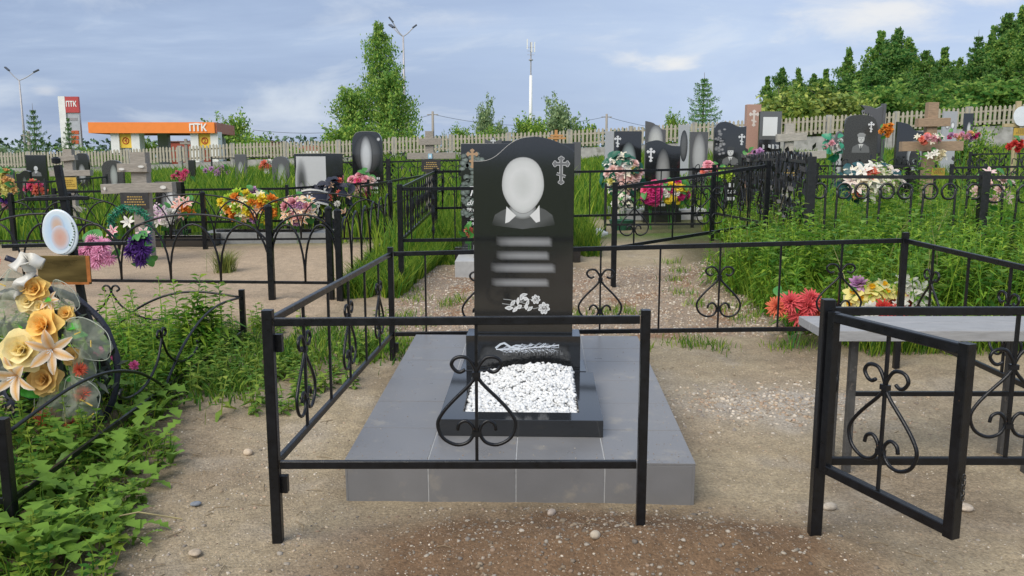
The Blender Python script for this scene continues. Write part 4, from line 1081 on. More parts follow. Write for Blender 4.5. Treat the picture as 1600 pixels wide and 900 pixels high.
b.build('dark_sprays', M('black_green_spray', (.02, .035, .022), .6, .3, 20, island=.5), WR)
def put(kind, u, v, dy, r, col, d=None, n=None):
    return obj(n or kind, flower(kind, col), WR, q(u, v, dy), facing(d or (R.uniform(-.25, .25), -1, R.uniform(.05, .4))), r*k)
pe = (.98, .64, .20); pe2 = (.98, .80, .42); li = (.98, .54, .18); rd = (.62, .10, .06)
for u, v, r, c, dy in ((55, 541, 35, pe2, -.10), (85, 506, 29, pe, -.07), (82, 588, 26, (.80, .55, .20), -.06), (62, 452, 20, pe, -.02), (50, 470, 18, pe2, -.03), (70, 478, 18, pe2, -.02), (104, 490, 13, pe, .0), (116, 556, 15, (.78, .55, .2), -.02), (10, 655, 24, (.62, .48, .30), -.04), (14, 632, 18, (.66, .55, .38), -.04), (47, 447, 15, pe, -.03)): put('rose', u, v, dy, r*1.05, c)
put('lily', 49, 577, -.12, 36, li, (-.15, -1, -.15)); put('lily', 97, 540, -.10, 34, li, (.35, -1, .05)); put('lily', 80, 470, -.02, 16, li, (.2, -1, .5))
for u, v, r in ((85, 647, 22), (124, 655, 17), (140, 610, 15), (136, 572, 14), (4, 405, 12)): put('chrysanthemum', u, v, -.075, r, (.72, .16, .09), (.1, -1, .1))
gl = M('bright_artificial_leaf', (.06, .36, .035), .4, .2, 20, island=.15, transl=.2)
for u, v, r, d in ((28, 530, 34, (-1, -.6, -.35)), (112, 510, 26, (.6, -.7, .1)), (118, 525, 30, (1, -.6, -.1)), (40, 610, 42, (-.1, -.5, -1)), (50, 612, 40, (.25, -.5, -1)), (78, 468, 18, (.7, -.6, .3)), (38, 505, 22, (-.4, -.6, .6)), (110, 590, 24, (.5, -.5, -.9)), (25, 590, 26, (-.9, -.5, -.1))):
    obj('leaf', leafmesh(.30, 'leaf_bright', gl), WR, q(u, v, -.05), facing(Vector(d).cross(Vector((0, 1, 0)))+Vector((0, -.8, .2)), 0), r*k*.9)
# tulle loops
m_tul = M('sheer_tulle', (.62, .66, .52), .6, .15, 40, alpha=.24, transl=.25)
m_gold = M('gold_thread', (.75, .52, .12), .35, .2, 30, metal=.3)
def tulle(pts, dy, nm='tulle'):
    c = sum((q(u, v) for u, v in pts), Vector())/len(pts); b = MB()
    out = crom([q(u, v, dy+R.uniform(-.03, .03)) for u, v in pts], 5, True)
    n = len(out); rings = []
    for s_, bul in ((.02, -.05), (.4, -.045), (.75, -.025), (1, 0)):
        rings.append([b.av(Vector((c.x, dy, c.z))+(o_-Vector((c.x, dy, c.z)))*s_+Vector((.006*s_*math.sin(i*2.1), bul+.03*s_*math.sin(i*.9+1), .006*s_*math.cos(i*2.3)))) for i, o_ in enumerate(out)])
    for a_, b_ in zip(rings, rings[1:]):
        for i in range(n): b.f.append((a_[i], a_[(i+1) % n], b_[(i+1) % n], b_[i]))
    b.build(nm, m_tul, WR, True)
    b = MB(); b.tube(out, .0022, 4, closed=True); b.build('hem', M('pale_hem', (.68, .70, .58), .6, .1, alpha=.65), WR, True)
tulle([(10, 425), (30, 420), (45, 440), (38, 465), (10, 480), (-8, 460)], -.03)
tulle([(-10, 475), (25, 470), (50, 488), (40, 520), (10, 530), (-12, 515)], -.02)
tulle([(112, 500), (135, 494), (168, 515), (181, 540), (170, 560), (140, 556), (118, 535)], -.04)
tulle([(118, 545), (140, 555), (150, 585), (135, 600), (112, 575)], -.03)
tulle([(62, 612), (100, 590), (122, 600), (120, 650), (95, 668), (62, 650)], -.05)
tulle([(112, 590), (140, 585), (162, 610), (160, 640), (140, 660), (116, 650)], -.06)
tulle([(-10, 560), (20, 520), (30, 560), (22, 600), (-10, 610)], -.01)
tulle([(78, 440), (104, 448), (116, 480), (104, 490), (86, 475)], .04)
b = MB()
for u, v, du, dv in ((14, 437, 14, 5), (6, 485, 1, 12), (103, 595, -6, 6), (117, 635, 3, 18), (140, 615, 20, 10), (150, 648, 12, -12), (132, 516, 10, -4), (157, 525, 1, 10), (70, 628, -10, 28)): b.bar(q(u, v, -.105), q(u+du, v+dv, -.11), .004, .006)
b.build('gold_threads', m_gold, WR)
# ribbons
def ribbon(pts, w, mat, nm, dy):
    b = MB(); c = crom([q(u, v, dy+.02*math.sin(i*2.1)) for i, (u, v) in enumerate(pts)], 6); prev = None
    for i, p_ in enumerate(c):
        d = (c[min(i+1, len(c)-1)]-c[max(i-1, 0)]).normalized(); s_ = d.cross(Vector((0, 1, 0)))
        s_ = (s_+Vector((0, .9*math.sin(i*.55), 0))).normalized()*w*k/2
        r_ = (b.av(p_-s_), b.av(p_+s_))
        if prev: b.f.append((prev[0], prev[1], r_[1], r_[0]))
        prev = r_
    o = b.build(nm, mat, WR, True); sm = o.modifiers.new('thick', 'SOLIDIFY'); sm.thickness = .002; return o
m_satin = M('white_satin', (.70, .68, .62), .35, .06, 20, transl=.15)
ribbon([(30, 418), (45, 400), (62, 402), (78, 412)], 19, m_satin, 'white_ribbon', -.06)
ribbon([(52, 408), (56, 425), (45, 440), (38, 452), (25, 460), (-6, 457)], 17, m_satin, 'white_ribbon', -.07)
m_blk = M('black_ribbon', (.022, .024, .045), .4, .25, 30)
ribbon([(-10, 560), (6, 590), (22, 630), (36, 668), (50, 692)], 30, m_blk, 'black_ribbon', -.05)
ribbon([(-6, 405), (20, 418), (50, 440), (80, 468), (110, 500)], 9, m_blk, 'black_ribbon', .08)
b = MB()
for i, (u, v) in enumerate(((12, 594), (14, 602), (17, 612), (19, 620))): b.bar(q(u-1.5, v, -.066), q(u+1.5, v+3, -.066), .002, .004)
b.build('silver_letters', M('silver_foil', (.6, .62, .66), .3, .1), WR)

# ================================================================== MID-GROUND FENCES
def arch_fence(label, runs, posts, zl, zt, aw, r=.011, overlap=True):
    x, y = runs[0][0]; t = thing('arched_fence', label, 'fence', (x, y, gz(x, y)))
    o0 = t.location
    for a, b_ in runs:
        a = Vector((*a, 0)); b_ = Vector((*b_, 0)); d = b_-a; L = d.length; d.normalize()
        w = lambda s, z: Vector(((a+d*s).x, (a+d*s).y, gz((a+d*s).x, (a+d*s).y)+z))-o0
        m = max(2, int(L/2)); 
        for i in range(m): MB().bar(w(L*i/m, zl), w(L*(i+1)/m, zl), .022, .028).build('rail', m_iron, t)
        n = max(2, round(L/aw)); s_ = L/n
        for i in range(n):
            MB().tube([w(s_*(i+.5-.5*math.cos(PI*q/14)), zl+(zt-zl)*math.sin(PI*q/14)**.85) for q in range(15)], r, 6).build('arch', m_iron, t, True)
        if overlap:
            n2 = max(1, round(n/3))
            for i in range(n2): MB().tube([w(L/n2*(i+.5-.5*math.cos(PI*q/18)), zl+(zt-zl)*(.55+.62*math.sin(PI*q/18))) for q in range(19)], r, 6).build('arch', m_iron, t, True)
    for (x, y, h) in posts: post(t, x, y, gz(x, y)-.05, gz(x, y)+h, .062, cap=True)
    return t
YA = 8.25
x1 = P(533, 455, YA).x; x0 = P(-60, 455, YA).x; xm = P(425, 455, YA).x; YB = 12.0; xb = P(612, 400, YB).x
arch_fence('black fence of overlapping arches round the sandy plot on the left', [((x0, YA+.25), (xm, YA)), ((xm, YA), (x1, YA-.05))], [(xm, YA, .92), (x1, YA-.05, .88), (x1-.10, YA, .90), (x0, YA+.25, .9)], .18, .76, .56)
arch_fence('black fence side with tight tall arches running back beside the gravelled plot', [((x1, YA), (xb, YB))], [(xb, YB, .92)], .18, .80, .62, overlap=False)
arch_fence('black arched fence at the back of the sandy plot', [((P(0, 400, YB).x, YB), (xb-.05, YB))], [(P(322, 400, YB).x, YB, .8), (P(115, 400, YB).x, YB, .8), (P(25, 400, YB).x, YB, .8)], .14, .70, .60)
def rail_fence(label, nodes, zl, zt, kind, step, pw=.05, mat=None, posts=True, name='iron_fence'):
    x, y = nodes[0]; t = thing(name, label, 'fence', (x, y, gz(x, y))); o0 = t.location; mat = mat or m_iron
    for ni, (a, b_) in enumerate(zip(nodes, nodes[1:])):
        a = Vector((*a, 0)); b_ = Vector((*b_, 0)); d = b_-a; L = d.length; d.normalize()
        w = lambda s, z: Vector(((a+d*s).x, (a+d*s).y, gz(a.x, a.y)*(1-s/L)+gz(b_.x, b_.y)*s/L+z))-o0
        for z in (zl, zt): MB().bar(w(0, z), w(L, z), .022, .034).build('rail', mat, t)
        n = max(1, round(L/step))
        for i in range(n):
            c = (i+.5)*L/n
            if kind == 'bars':
                MB().bar(w(c, zl), w(c, zt), .014, .014, up=d).build('bar', mat, t)
            elif kind == 'heart':
                MB().bar(w(c, zl), w(c, zt), .014, .014, up=d).build('bar', mat, t)
                if i % 2 == (0 if n > 1 else 0):
                    hs = (zt-zl)/.60; zc_ = w(c, zt-(zt-zl)*.36)
                    for m in HM: obj('scroll', m, t, zc_, (0, 0, math.atan2(d.y, d.x)), hs)
            elif kind == 'uheart':                                     # scrolls standing the other way up
                MB().bar(w(c, zl), w(c, zt), .014, .014, up=d).build('bar', mat, t)
                hs = (zt-zl)/.62; zc_ = w(c, zl+(zt-zl)*.5)
                for m in HM: obj('scroll', m, t, zc_+Vector((0, 0, .12*hs)), (0, 0, math.atan2(d.y, d.x)), hs*.9)
            elif kind == 'diamond':
                s0, s1 = i*L/n, (i+1)*L/n; zm = (zl+zt)/2
                MB().bar(w(s0, zl), w(c, zt), .012, .012, up=d).bar(w(c, zt), w(s1, zl), .012, .012, up=d).build('chevron', mat, t)
            elif kind == 'twist':
                MB().bar(w(c, zl), w(c, zt), .014, .014, up=d).build('bar', mat, t)
                if i % 2 == 0:
                    b = MB(); b.lathe([(.006, -.22), (.018, -.16), (.008, -.10), (.02, -.02), (.02, .03), (.008, .10), (.018, .16), (.006, .22)], w(c, (zl+zt)/2), 7); b.build('twisted_bar', mat, t)
            elif kind == 'vines':                                      # wrought leaves and scrolls, dense
                MB().bar(w(c, zl), w(c, zt), .018, .018, up=d).build('bar', mat, t)
                b = MB()
                for s_ in (-1, 1):
                    for j in range(3):
                        zz = zl+(zt-zl)*(.15+.32*j)
                        b.tube(crom([w(c, zz), w(c+s_*L/n*.3, zz+.10), w(c+s_*L/n*.42, zz+.22), w(c+s_*L/n*.2, zz+.27), w(c+s_*L/n*.16, zz+.18)], 3), .008, 5)
                        for l in range(2):
                            e = w(c+s_*L/n*R.uniform(.1, .45), zz+R.uniform(0, .3)); v1 = Vector((R.uniform(-.06, .06), R.uniform(-.05, .05), R.uniform(.03, .09))); v2 = v1.cross(Vector((R.uniform(-1, 1), 1, .3))).normalized()*.03
                            b.quad([e, e+v1*.5-v2, e+v1, e+v1*.5+v2])
                b.build('vine_scroll', mat, t)
            elif kind == 'ring':                                       # row of curls under the top rail
                s0 = i*L/n; rr_ = L/n*.30
                for s_ in (-1, 1):
                    MB().tube(crom([w(c+s_*rr_*(.95+.55*math.cos(a))*1.0, zt-.03-rr_*.9+rr_*.62*math.sin(a)*(1 if a > -2 else 1)) for a in [-3.6, -2.2, -1, 0, 1, 2, 3.0, 3.6]]+[w(c+s_*.05, zl)], 3), .012, 5).build('scroll', mat, t, True)
    if posts:
        for (x, y) in nodes: post(t, x, y, gz(x, y)-.05, gz(x, y)+zt+.06, pw, mat)
    return t
# neighbour plot behind the main grave
N0 = (P(628, 460, 8.6).x, 8.6); N1 = (P(748, 460, 8.6).x, 8.6)
zz = lambda u, v, Y: P(u, v, Y).z
rail_fence('black fence with twisted bars round the gravelled plot, left side behind the arched fence', [(P(762, 400, 8.65).x, 8.65), N0, (P(681, 350, 12.2).x, 12.2), (P(790, 350, 12.3).x, 12.3)], .55-.0, 1.08, 'twist', .22, .055, posts=False)
tw = [o for o in COL.objects if o.name == 'iron_fence'][0]
for (x, y) in (N0, (P(681, 350, 12.2).x, 12.2)): post(tw, x, y, gz(x, y)-.05, gz(x, y)+1.13, .055)
M0 = (P(958, 455, 8.9).x, 8.9); M1 = (P(1192, 435, 9.3).x, 9.3); M2 = (P(1112, 375, 12.3).x, 12.3); M3 = (P(893, 375, 12.2).x, 12.2)
rail_fence('black fence with upright scrolls in front of the pink wreath grave', [M0, M1, M2, M3], .42, 1.06, 'heart', .50, .055)
# other fences further back
rail_fence('low black fence with diamond bars in front of the orange bouquet', [(P(120, 330, 13.2).x, 12.6), (P(300, 330, 13.2).x, 12.9), (P(455, 330, 13.2).x, 13.0), (P(565, 330, 13.5).x, 14.2)], .30, .80, 'diamond', .55, .045)
rail_fence('thin black fence rail crossing the tall grass at left centre', [(P(575, 320, 13).x, 12.4), (P(690, 300, 16).x, 16.5)], .5, .86, 'bars', 3, .02)
rail_fence('heavy black fence beside the rounded portrait stone', [(P(508, 280, 17).x, 17), (P(605, 280, 17).x, 17.2), (P(725, 270, 17).x, 17.6)], .35, 1.05, 'vines', .42, .09, m_iron_old)
rail_fence('dense black wrought fence with leaf scrolls left of the tall weeds', [(P(1252, 360, 8.6).x, 8.4), (P(1208, 300, 10.8).x, 10.6), (P(1160, 280, 14).x, 14)], .30, 1.12, 'vines', .36, .07, m_iron_old)
rail_fence('black fence with curled scrolls standing in the tall weeds at right', [(P(1252, 360, 8.6).x, 8.4), (P(1515, 350, 8.4).x, 8.2), (P(1680, 350, 8.2).x, 8.0)], .28, .98, 'ring', .42, .08, m_iron_old)
rail_fence('black wrought fence round the soldier stone', [(P(1262, 250, 16).x, 15.5), (P(1420, 250, 16).x, 15.0)], .25, .95, 'vines', .40, .06, m_iron_old)
rail_fence('dark fence behind the big brown cross', [(P(1385, 250, 16).x, 13.6), (P(1545, 240, 16).x, 13.8), (P(1620, 240, 16).x, 13.9)], .35, 1.0, 'vines', .36, .05, m_iron_old)
rail_fence('far dark fence below the right end of the picket fence', [(P(1500, 220, 20).x, 19.5), (P(1620, 220, 20).x, 19.5)], .3, .95, 'vines', .5, .05, m_iron_old)
rail_fence('black fence round the crimson flower grave', [(P(940, 300, 14).x, 13.4), (P(1120, 300, 14).x, 13.4)], .15, .75, 'bars', .35, .04, m_iron_old)
rail_fence('black wrought fence in front of the uniformed man stone', [(P(1068, 300, 15).x, 14.2), (P(1170, 300, 15).x, 14.6)], .2, .95, 'vines', .3, .05, m_iron_old)
rail_fence('thin black fence by the white portrait stone at far left', [(P(-20, 300, 16).x, 15.8), (P(90, 300, 16).x, 15.6), (P(150, 300, 17).x, 17.5)], .3, .8, 'bars', .3, .04, m_iron_old)
rail_fence('small rust brown fence stretch by the wall below the filling station', [(P(330, 240, 30).x, 30), (P(420, 240, 30).x, 30)], .3, .9, 'bars', .5, .05, m_iron_old)

# grey slab and kerb of the crimson flower grave
p = G(1030, 342); t = thing('grave_slab', 'light grey slab with dark border block before the crimson flowers', 'slab', (p.x, p.y+.2, gz(p.x, p.y+.2)))
MB().box((0, .2, .08), (1.75, 1.2, .2)).build('slab', M('pale_concrete', (.44, .44, .43)), t, bevel=.005)
MB().box((.12, .1, .215), (.62, .14, .07)).build('front_block', m_granite, t, bevel=.003)
p = G(440, 362); t = thing('grave_slab', 'long pale slab under the orange bouquet', 'slab', (P(420, 355, 12.9).x, 12.7, gz(p.x, 12.7)))
MB().box((0, .3, .06), (1.9, .8, .2)).build('slab', M('grey_step', (.27, .275, .27)), t, bevel=.005)
MB().box((0, .3, .185), (1.5, .6, .05)).build('dark_kerb', m_granite, t, bevel=.003)
t = thing('grave_slab', 'dark low kerb under the pink and orange flowers by the twin barred cross', 'slab', (P(262, 362, 12).x, 12.4, gz(-4.5, 12.4)))
MB().box((0, .1, .06), (1.1, .5, .22)).build('kerb', m_granite, t, bevel=.004)

# ================================================================== FLOWERS ON THE GRAVES
c = P(155, 393, 9.3); bouquet('chrysanthemum_bunch', 'bunch of pale pink chrysanthemums behind the arched fence at left', 'flowers', c, (.20, .10, .16), [('chrysanthemum', (.85, .42, .60), 8)], .125, 4, stems=False)
c = P(222, 388, 9.25); bouquet('chrysanthemum_bunch', 'bunch of deep purple chrysanthemums beside the pale pink ones', 'flowers', c, (.11, .08, .18), [('chrysanthemum', RGB['purple'], 5)], .14, 24, .12, stems=False)
# green garland with pink lily at the cross foot
p = P(203, 350, 10.6); t = thing('green_garland', 'green tinsel garland wreath at the foot of the twin barred cross', 'wreath', (p.x, 10.6, gz(p.x, 10.6)))
dz = p.z-t.location.z; b = MB(); m_tin = M('green_tinsel', (.02, .20, .11), .4, .3, 20, island=.5)
for i in range(700):
    a = R.uniform(-.6, PI+.6); c0 = Vector((.24*math.cos(a), R.uniform(-.04, .04), dz-.02+.22*math.sin(a))); d = Vector((R.uniform(-1, 1), R.uniform(-1, 1), R.uniform(-1, 1))).normalized()*.065; e = d.orthogonal().normalized()*.007
    b.quad([c0-e, c0+d-e*.4, c0+d+e*.4, c0+e])
b.build('tinsel', m_tin, t); b = MB(); b.tube([(.24*math.cos(a), 0, dz-.02+.22*math.sin(a)) for a in [-.6+i*(PI+1.2)/20 for i in range(21)]], .03, 6); b.build('hoop', m_dleaf, t, True)
for dx, dz_, col in ((-.18, -.10, 'rose'), (.20, -.12, 'pink'), (.02, .02, 'white')): obj('lily', flower('lily', RGB[col]), t, (dx, -.07, dz+dz_), facing((dx, -1, .5)), .09)
bouquet('flower_bouquet', 'white and lilac flowers by the etched face stone', 'flowers', P(250, 338, 12.2), (.22, .1, .14), [('lily', 'white', 4), ('lily', 'lilac', 3), ('carnation', 'white', 3)], .10, 8)
bouquet('flower_bouquet', 'orange red flowers right of the etched face stone', 'flowers', P(288, 326, 12.5), (.16, .1, .14), [('lily', 'coral', 4), ('carnation', 'orange', 3)], .095, 10)
bouquet('flower_mound', 'big mound of orange, yellow and lime flowers on the long pale slab', 'flowers', P(392, 322, 12.75), (.46, .22, .25), [('carnation', 'orange', 9), ('carnation', 'lime', 8), ('carnation', 'yellow', 7), ('lily', 'lemon', 4), ('lily', 'orange', 4), ('carnation', 'lilac', 2)], .10, 26, .16)
bouquet('flower_bouquet', 'orange and pink lilies on the right end of the pale slab', 'flowers', P(466, 328, 12.6), (.24, .14, .2), [('lily', 'orange', 7), ('carnation', 'pink', 4), ('lily', 'peach', 3), ('carnation', 'lilac', 3)], .10, 12)
p = P(522, 305, 13.4); t = bouquet('black_wreath', 'dark wreath with black ribbon and orange flowers leaning by the photograph stone', 'wreath', P(524, 318, 13.4), (.30, .12, .42), [('lily', 'orange', 4), ('carnation', 'lime', 2), ('carnation', 'white', 3), ('carnation', 'coral', 3)], .075, 60, .18, leafkey='leaf_navy', lmat=m_navy)
# domed black cap ribbon with letter
p = P(491, 345-4, 13.25); z0 = gz(p.x, 13.25); p = P(491, 341, 13.25)
t = thing('ribbon_bow', 'black ribbon band edged white with a letter, on the photograph stone wreath', 'ribbon', (p.x, 13.25, z0)); dz = P(491, 306, 13.25).z-z0
b = MB(); prev = None
for i in range(13):
    a = -1+i/6; x_ = a*.24; y_ = -.12*(1-a*a); r_ = (b.av((x_, y_, dz+.12-.06*a*a)), b.av((x_*1.05, y_-.04, dz-.10-.05*a*a)))
    if prev: b.f.append((prev[0], prev[1], r_[1], r_[0]))
    prev = r_
b.build('ribbon', m_blk, t)
for s0, s1 in ((.115, .09), (-.07, -.10)):
    b = MB(); prev = None
    for i in range(13):
        a = -1+i/6; r_ = (b.av((a*.245, -.125*(1-a*a)-.012-(.0 if s0 > 0 else .032), dz+s0-.055*a*a)), b.av((a*.245, -.125*(1-a*a)-.016-(.0 if s0 > 0 else .036), dz+s1-.055*a*a)))
        if prev: b.f.append((prev[0], prev[1], r_[1], r_[0]))
        prev = r_
    b.build('ribbon_edge', m_satin, t)
text('С', .13, 'lettering', t, (-.02, -.165, dz+.0), m_ltw, bold=.004)
MB().tube([(0, 0, -.05), (0, 0, dz)], .01, 5).build('stick', m_iron, t)
bouquet('rose_bunch', 'pink roses with striped ribbon under the rounded portrait stone', 'flowers', P(566, 287, 15.3), (.22, .1, .2), [('rose', 'pink', 5), ('rose', 'palepink', 4), ('rose', 'rose', 2)], .09, 14)
bouquet('lily_wreath', 'upright green wreath with blush roses and white lilies', 'wreath', P(972, 272, 15.0), (.34, .16, .36), [('rose', 'palepink', 12), ('lily', 'cream', 5), ('lily', 'white', 4), ('carnation', 'lemon', 3)], .10, 60, .19, leafkey='leaf_dark', lmat=m_dleaf)
bouquet('rose_bunch', 'crimson roses in a pot before the wavy topped stone', 'flowers', P(1018, 302, 13.9), (.15, .12, .17), [('rose', 'mag', 9), ('rose', 'rose', 4)], .10, 6)
bouquet('rose_bunch', 'yellow, crimson and white roses right of the crimson pot', 'flowers', P(1050, 300, 14.0), (.26, .14, .2), [('rose', 'yellow', 6), ('rose', 'mag', 5), ('rose', 'white', 4)], .09, 24, .15)
t = bouquet('flower_basket', 'dark green basket with cream flowers below the blush rose wreath', 'flowers', P(972, 316, 14.0), (.18, .12, .12), [('lily', 'cream', 5), ('carnation', 'white', 3)], .085, 10)
MB().lathe([(.16, 0), (.21, .16), (.22, .18), (.18, .18)], (0, 0, -.02), 14).build('basket', M('green_basket', (.015, .09, .05), .5, .2, 40, .3, 60), t)
bouquet('rose_bunch', 'pink flowers under the uniformed man stone', 'flowers', P(1108, 266, 14.0), (.13, .08, .10), [('rose', 'pink', 5), ('rose', 'coral', 2)], .085, 6)
bouquet('lime_flowers', 'lime green flower head before the uniformed man stone', 'flowers', P(1133, 273, 13.6), (.13, .08, .09), [('carnation', 'lime', 4)], .10, 5)
bouquet('lilac_flowers', 'small lilac flowers by the foot of the pink pillar', 'flowers', P(1180, 242, 13.8), (.12, .08, .08), [('carnation', 'lilac', 4), ('carnation', 'pink', 2)], .075, 4)
bouquet('wreath_bundle', 'large bundle of cream and blush flowers on dark wreath among the weeds at right', 'wreath', P(1358, 284, 9.4), (.32, .16, .18), [('lily', 'cream', 8), ('lily', 'palepink', 6), ('lily', 'white', 6), ('chrysanthemum', 'cream', 3), ('carnation', 'coral', 2)], .10, 34, .13, leafkey='leaf_petrol', lmat=M('petrol_garland', (.01, .06, .07), .5, .3, 20, island=.4))
bouquet('flower_bouquet', 'cream blossoms with pink and red on the arm of the big brown cross', 'flowers', P(1450, 217, 12.3), (.20, .08, .06), [('lily', 'cream', 4), ('rose', 'coral', 3), ('carnation', 'pink', 3)], .065, 4, base=P(1450, 221, 12.3).z, stems=False)
bouquet('flower_bouquet', 'white blossoms above the plaque of the big brown cross', 'flowers', P(1462, 243, 12.3), (.15, .08, .07), [('lily', 'white', 4), ('carnation', 'cream', 3)], .06, 3, base=P(1450, 250, 12.3).z, stems=False)
bouquet('orange_flowers', 'orange flowers beside the carved grey banner', 'flowers', P(1384, 204, 17.2), (.12, .08, .14), [('carnation', 'orange', 5)], .09, 5)
bouquet('flower_bouquet', 'purple and pink flowers under the pale stone at right', 'flowers', P(1505, 212, 18.5), (.40, .1, .07), [('carnation', 'lilac', 4), ('carnation', 'pink', 4), ('carnation', 'mag', 3), ('carnation', 'peach', 2)], .08, 10)
bouquet('pink_flowers', 'loose pink flowers in the weeds at the right edge', 'flowers', P(1545, 296, 8.9), (.24, .1, .22), [('carnation', 'palepink', 6), ('lily', 'pink', 3)], .075, 12)
bouquet('red_flower', 'red flowers by the dark fence at the right edge', 'flowers', P(1586, 228, 15), (.14, .08, .10), [('carnation', 'red', 5)], .08, 4)
bouquet('flower_bouquet', 'green and white bunch on the fence left of the soldier stone', 'flowers', P(1303, 229, 15.2), (.18, .08, .16), [('carnation', 'white', 3), ('carnation', 'pink', 2)], .07, 22, .16, leafkey='leaf_tinsel', lmat=m_tin)
bouquet('flower_bouquet', 'red and violet flowers under the white portrait stone at far left', 'flowers', P(58, 294, 16.8), (.22, .08, .12), [('carnation', 'rose', 3), ('carnation', 'coral', 4)], .10, 6)
bouquet('flower_bouquet', 'tall bunch of yellow and pink flowers at the left edge', 'flowers', P(12, 292, 15.4), (.16, .1, .36), [('carnation', 'lemon', 6), ('carnation', 'pink', 2), ('carnation', 'peach', 5), ('carnation', 'purple', 3)], .10, 14)
bouquet('flower_bouquet', 'rose pink flowers in the grass under the filling station', 'flowers', P(285, 275, 20), (.2, .08, .14), [('carnation', 'rose', 5)], .11, 8)
bouquet('lilac_flowers', 'lilac flower heads in the tall grass', 'flowers', P(340, 266, 21), (.35, .1, .10), [('carnation', 'lilac', 6)], .10, 8)
bouquet('orange_flowers', 'small orange and white bunch on the low grey stone by the wall', 'flowers', P(418, 260, 21), (.12, .08, .16), [('carnation', 'coral', 3), ('carnation', 'white', 2)], .11, 4)
bouquet('red_flower', 'red flower before the wide family stone beside the main headstone', 'flowers', P(736, 362, 10.2), (.07, .06, .05), [('carnation', 'coral', 3)], .07, 12, .14)
# flowers on the bank behind the table
bouquet('chrysanthemum_bunch', 'spidery coral red chrysanthemums beside the grey table', 'flowers', P(1243, 475, 6.3), (.20, .10, .09), [('chrysanthemum', (.78, .14, .15), 4), ('chrysanthemum', (.80, .22, .12), 2)], .12, 7, .10)
bouquet('daffodil_bunch', 'yellow and white daffodils behind the grey table', 'flowers', P(1362, 462, 6.35), (.25, .10, .12), [('daffodil', (.85, .76, .28), 9), ('daffodil', (.85, .80, .5), 3), ('carnation', 'lilac', 1), ('chrysanthemum', 'coral', 2)], .075, 6, .08)
bouquet('lily_bunch', 'white lilies with dark red chrysanthemum right of the daffodils', 'flowers', P(1416, 466, 6.4), (.14, .10, .13), [('lily', 'white', 6), ('chrysanthemum', 'red', 1)], .10, 4, .08)
bouquet('chrysanthemum_bunch', 'dark coral chrysanthemums partly hidden by the table edge', 'flowers', P(1385, 484, 6.2), (.16, .08, .05), [('chrysanthemum', 'red', 3), ('carnation', 'white', 2)], .09, 4, .08)
# plastic bottle lying on the bare plot
p = G(928, 372); t = thing('plastic_bottle', 'empty clear plastic bottle lying on the bare plot', 'bottle', (p.x, p.y, gz(p.x, p.y)))
m_pet = M('clear_plastic', (.62, .68, .72), .15, .05, 20, alpha=.55)
b = MB(); b.lathe([(.0, -.2), (.075, -.2), (.08, -.17), (.074, -.1), (.08, -.03), (.074, .04), (.08, .09), (.05, .15), (.025, .19), (.025, .22)], n=14)
o = b.build('body', m_pet, t, True); o.data.transform(Matrix.Translation((0, 0, .08)) @ Matrix.Rotation(rad(70), 4, 'Z') @ Matrix.Rotation(PI/2, 4, 'X'))
b = MB(); b.lathe([(.0815, -.08), (.0815, .0)], n=14); o = b.build('label_band', M('blue_label', (.15, .28, .62), .5), t, True); o.data.transform(Matrix.Translation((0, 0, .08)) @ Matrix.Rotation(rad(70), 4, 'Z') @ Matrix.Rotation(PI/2, 4, 'X'))
# ================================================================== PICKET FENCE AND WALL
m_pick = M('pale_picket', (.40, .36, .28), .8, .15, 6, .2, 40, island=.15)
m_conc = M('old_concrete', (.34, .33, .31), .85, .22, 4, .25, 40, spots=((.20, .20, .17), 2.5, .56, .12))
fpts = []                                                               # line of the fence: (photo u, top v, distance)
for u, v, Y in ((-260, 242, 47), (0, 238, 46), (160, 235, 45), (380, 223, 44), (535, 219, 43), (690, 211, 42), (830, 206, 41), (930, 201, 40.5), (1100, 191, 39.5), (1250, 183, 38.5), (1400, 175, 38), (1600, 162, 37), (1850, 148, 36)):
    q = P(u, v, Y); fpts.append((q.x, Y, q.z))
pf = thing('picket_fence', 'long pale picket fence on a concrete base closing off the cemetery at the back', 'fence', (fpts[0][0], fpts[0][1], gz(fpts[0][0], fpts[0][1])))
def fat(x):
    for a, b in zip(fpts, fpts[1:]):
        if a[0] <= x <= b[0]:
            t = (x-a[0])/(b[0]-a[0]); return a[1]+(b[1]-a[1])*t, a[2]+(b[2]-a[2])*t
    return fpts[-1][1], fpts[-1][2]
PH = .80
pm = MB(); pm.prism([(-.05, 0), (.05, 0), (.05, PH-.06), (0, PH), (-.05, PH-.06)], -.02, .02); pme = pm.mesh('picket', m_pick)
o0 = pf.location; x = fpts[0][0]; xs_ = []
while x < fpts[-1][0]: xs_.append(x); x += .185
half = len(xs_)
order = sorted(xs_, key=lambda a: abs(a+2))
inner = set(order[:298]); extra = MB()
for x in xs_:
    y, zt = fat(x); l = Vector((x, y, zt-PH+R.uniform(-.03, .03)))-o0
    if x in inner: obj('picket', pme, pf, l, (0, R.uniform(-.02, .02), 0))
    else: extra.M = Matrix.Translation(l); extra.prism([(-.05, 0), (.05, 0), (.05, PH-.06), (0, PH), (-.05, PH-.06)], -.02, .02)
e = extra.build('outer_pickets', m_pick, pf); e['kind'] = 'stuff'
step = 2.9; x = fpts[0][0]
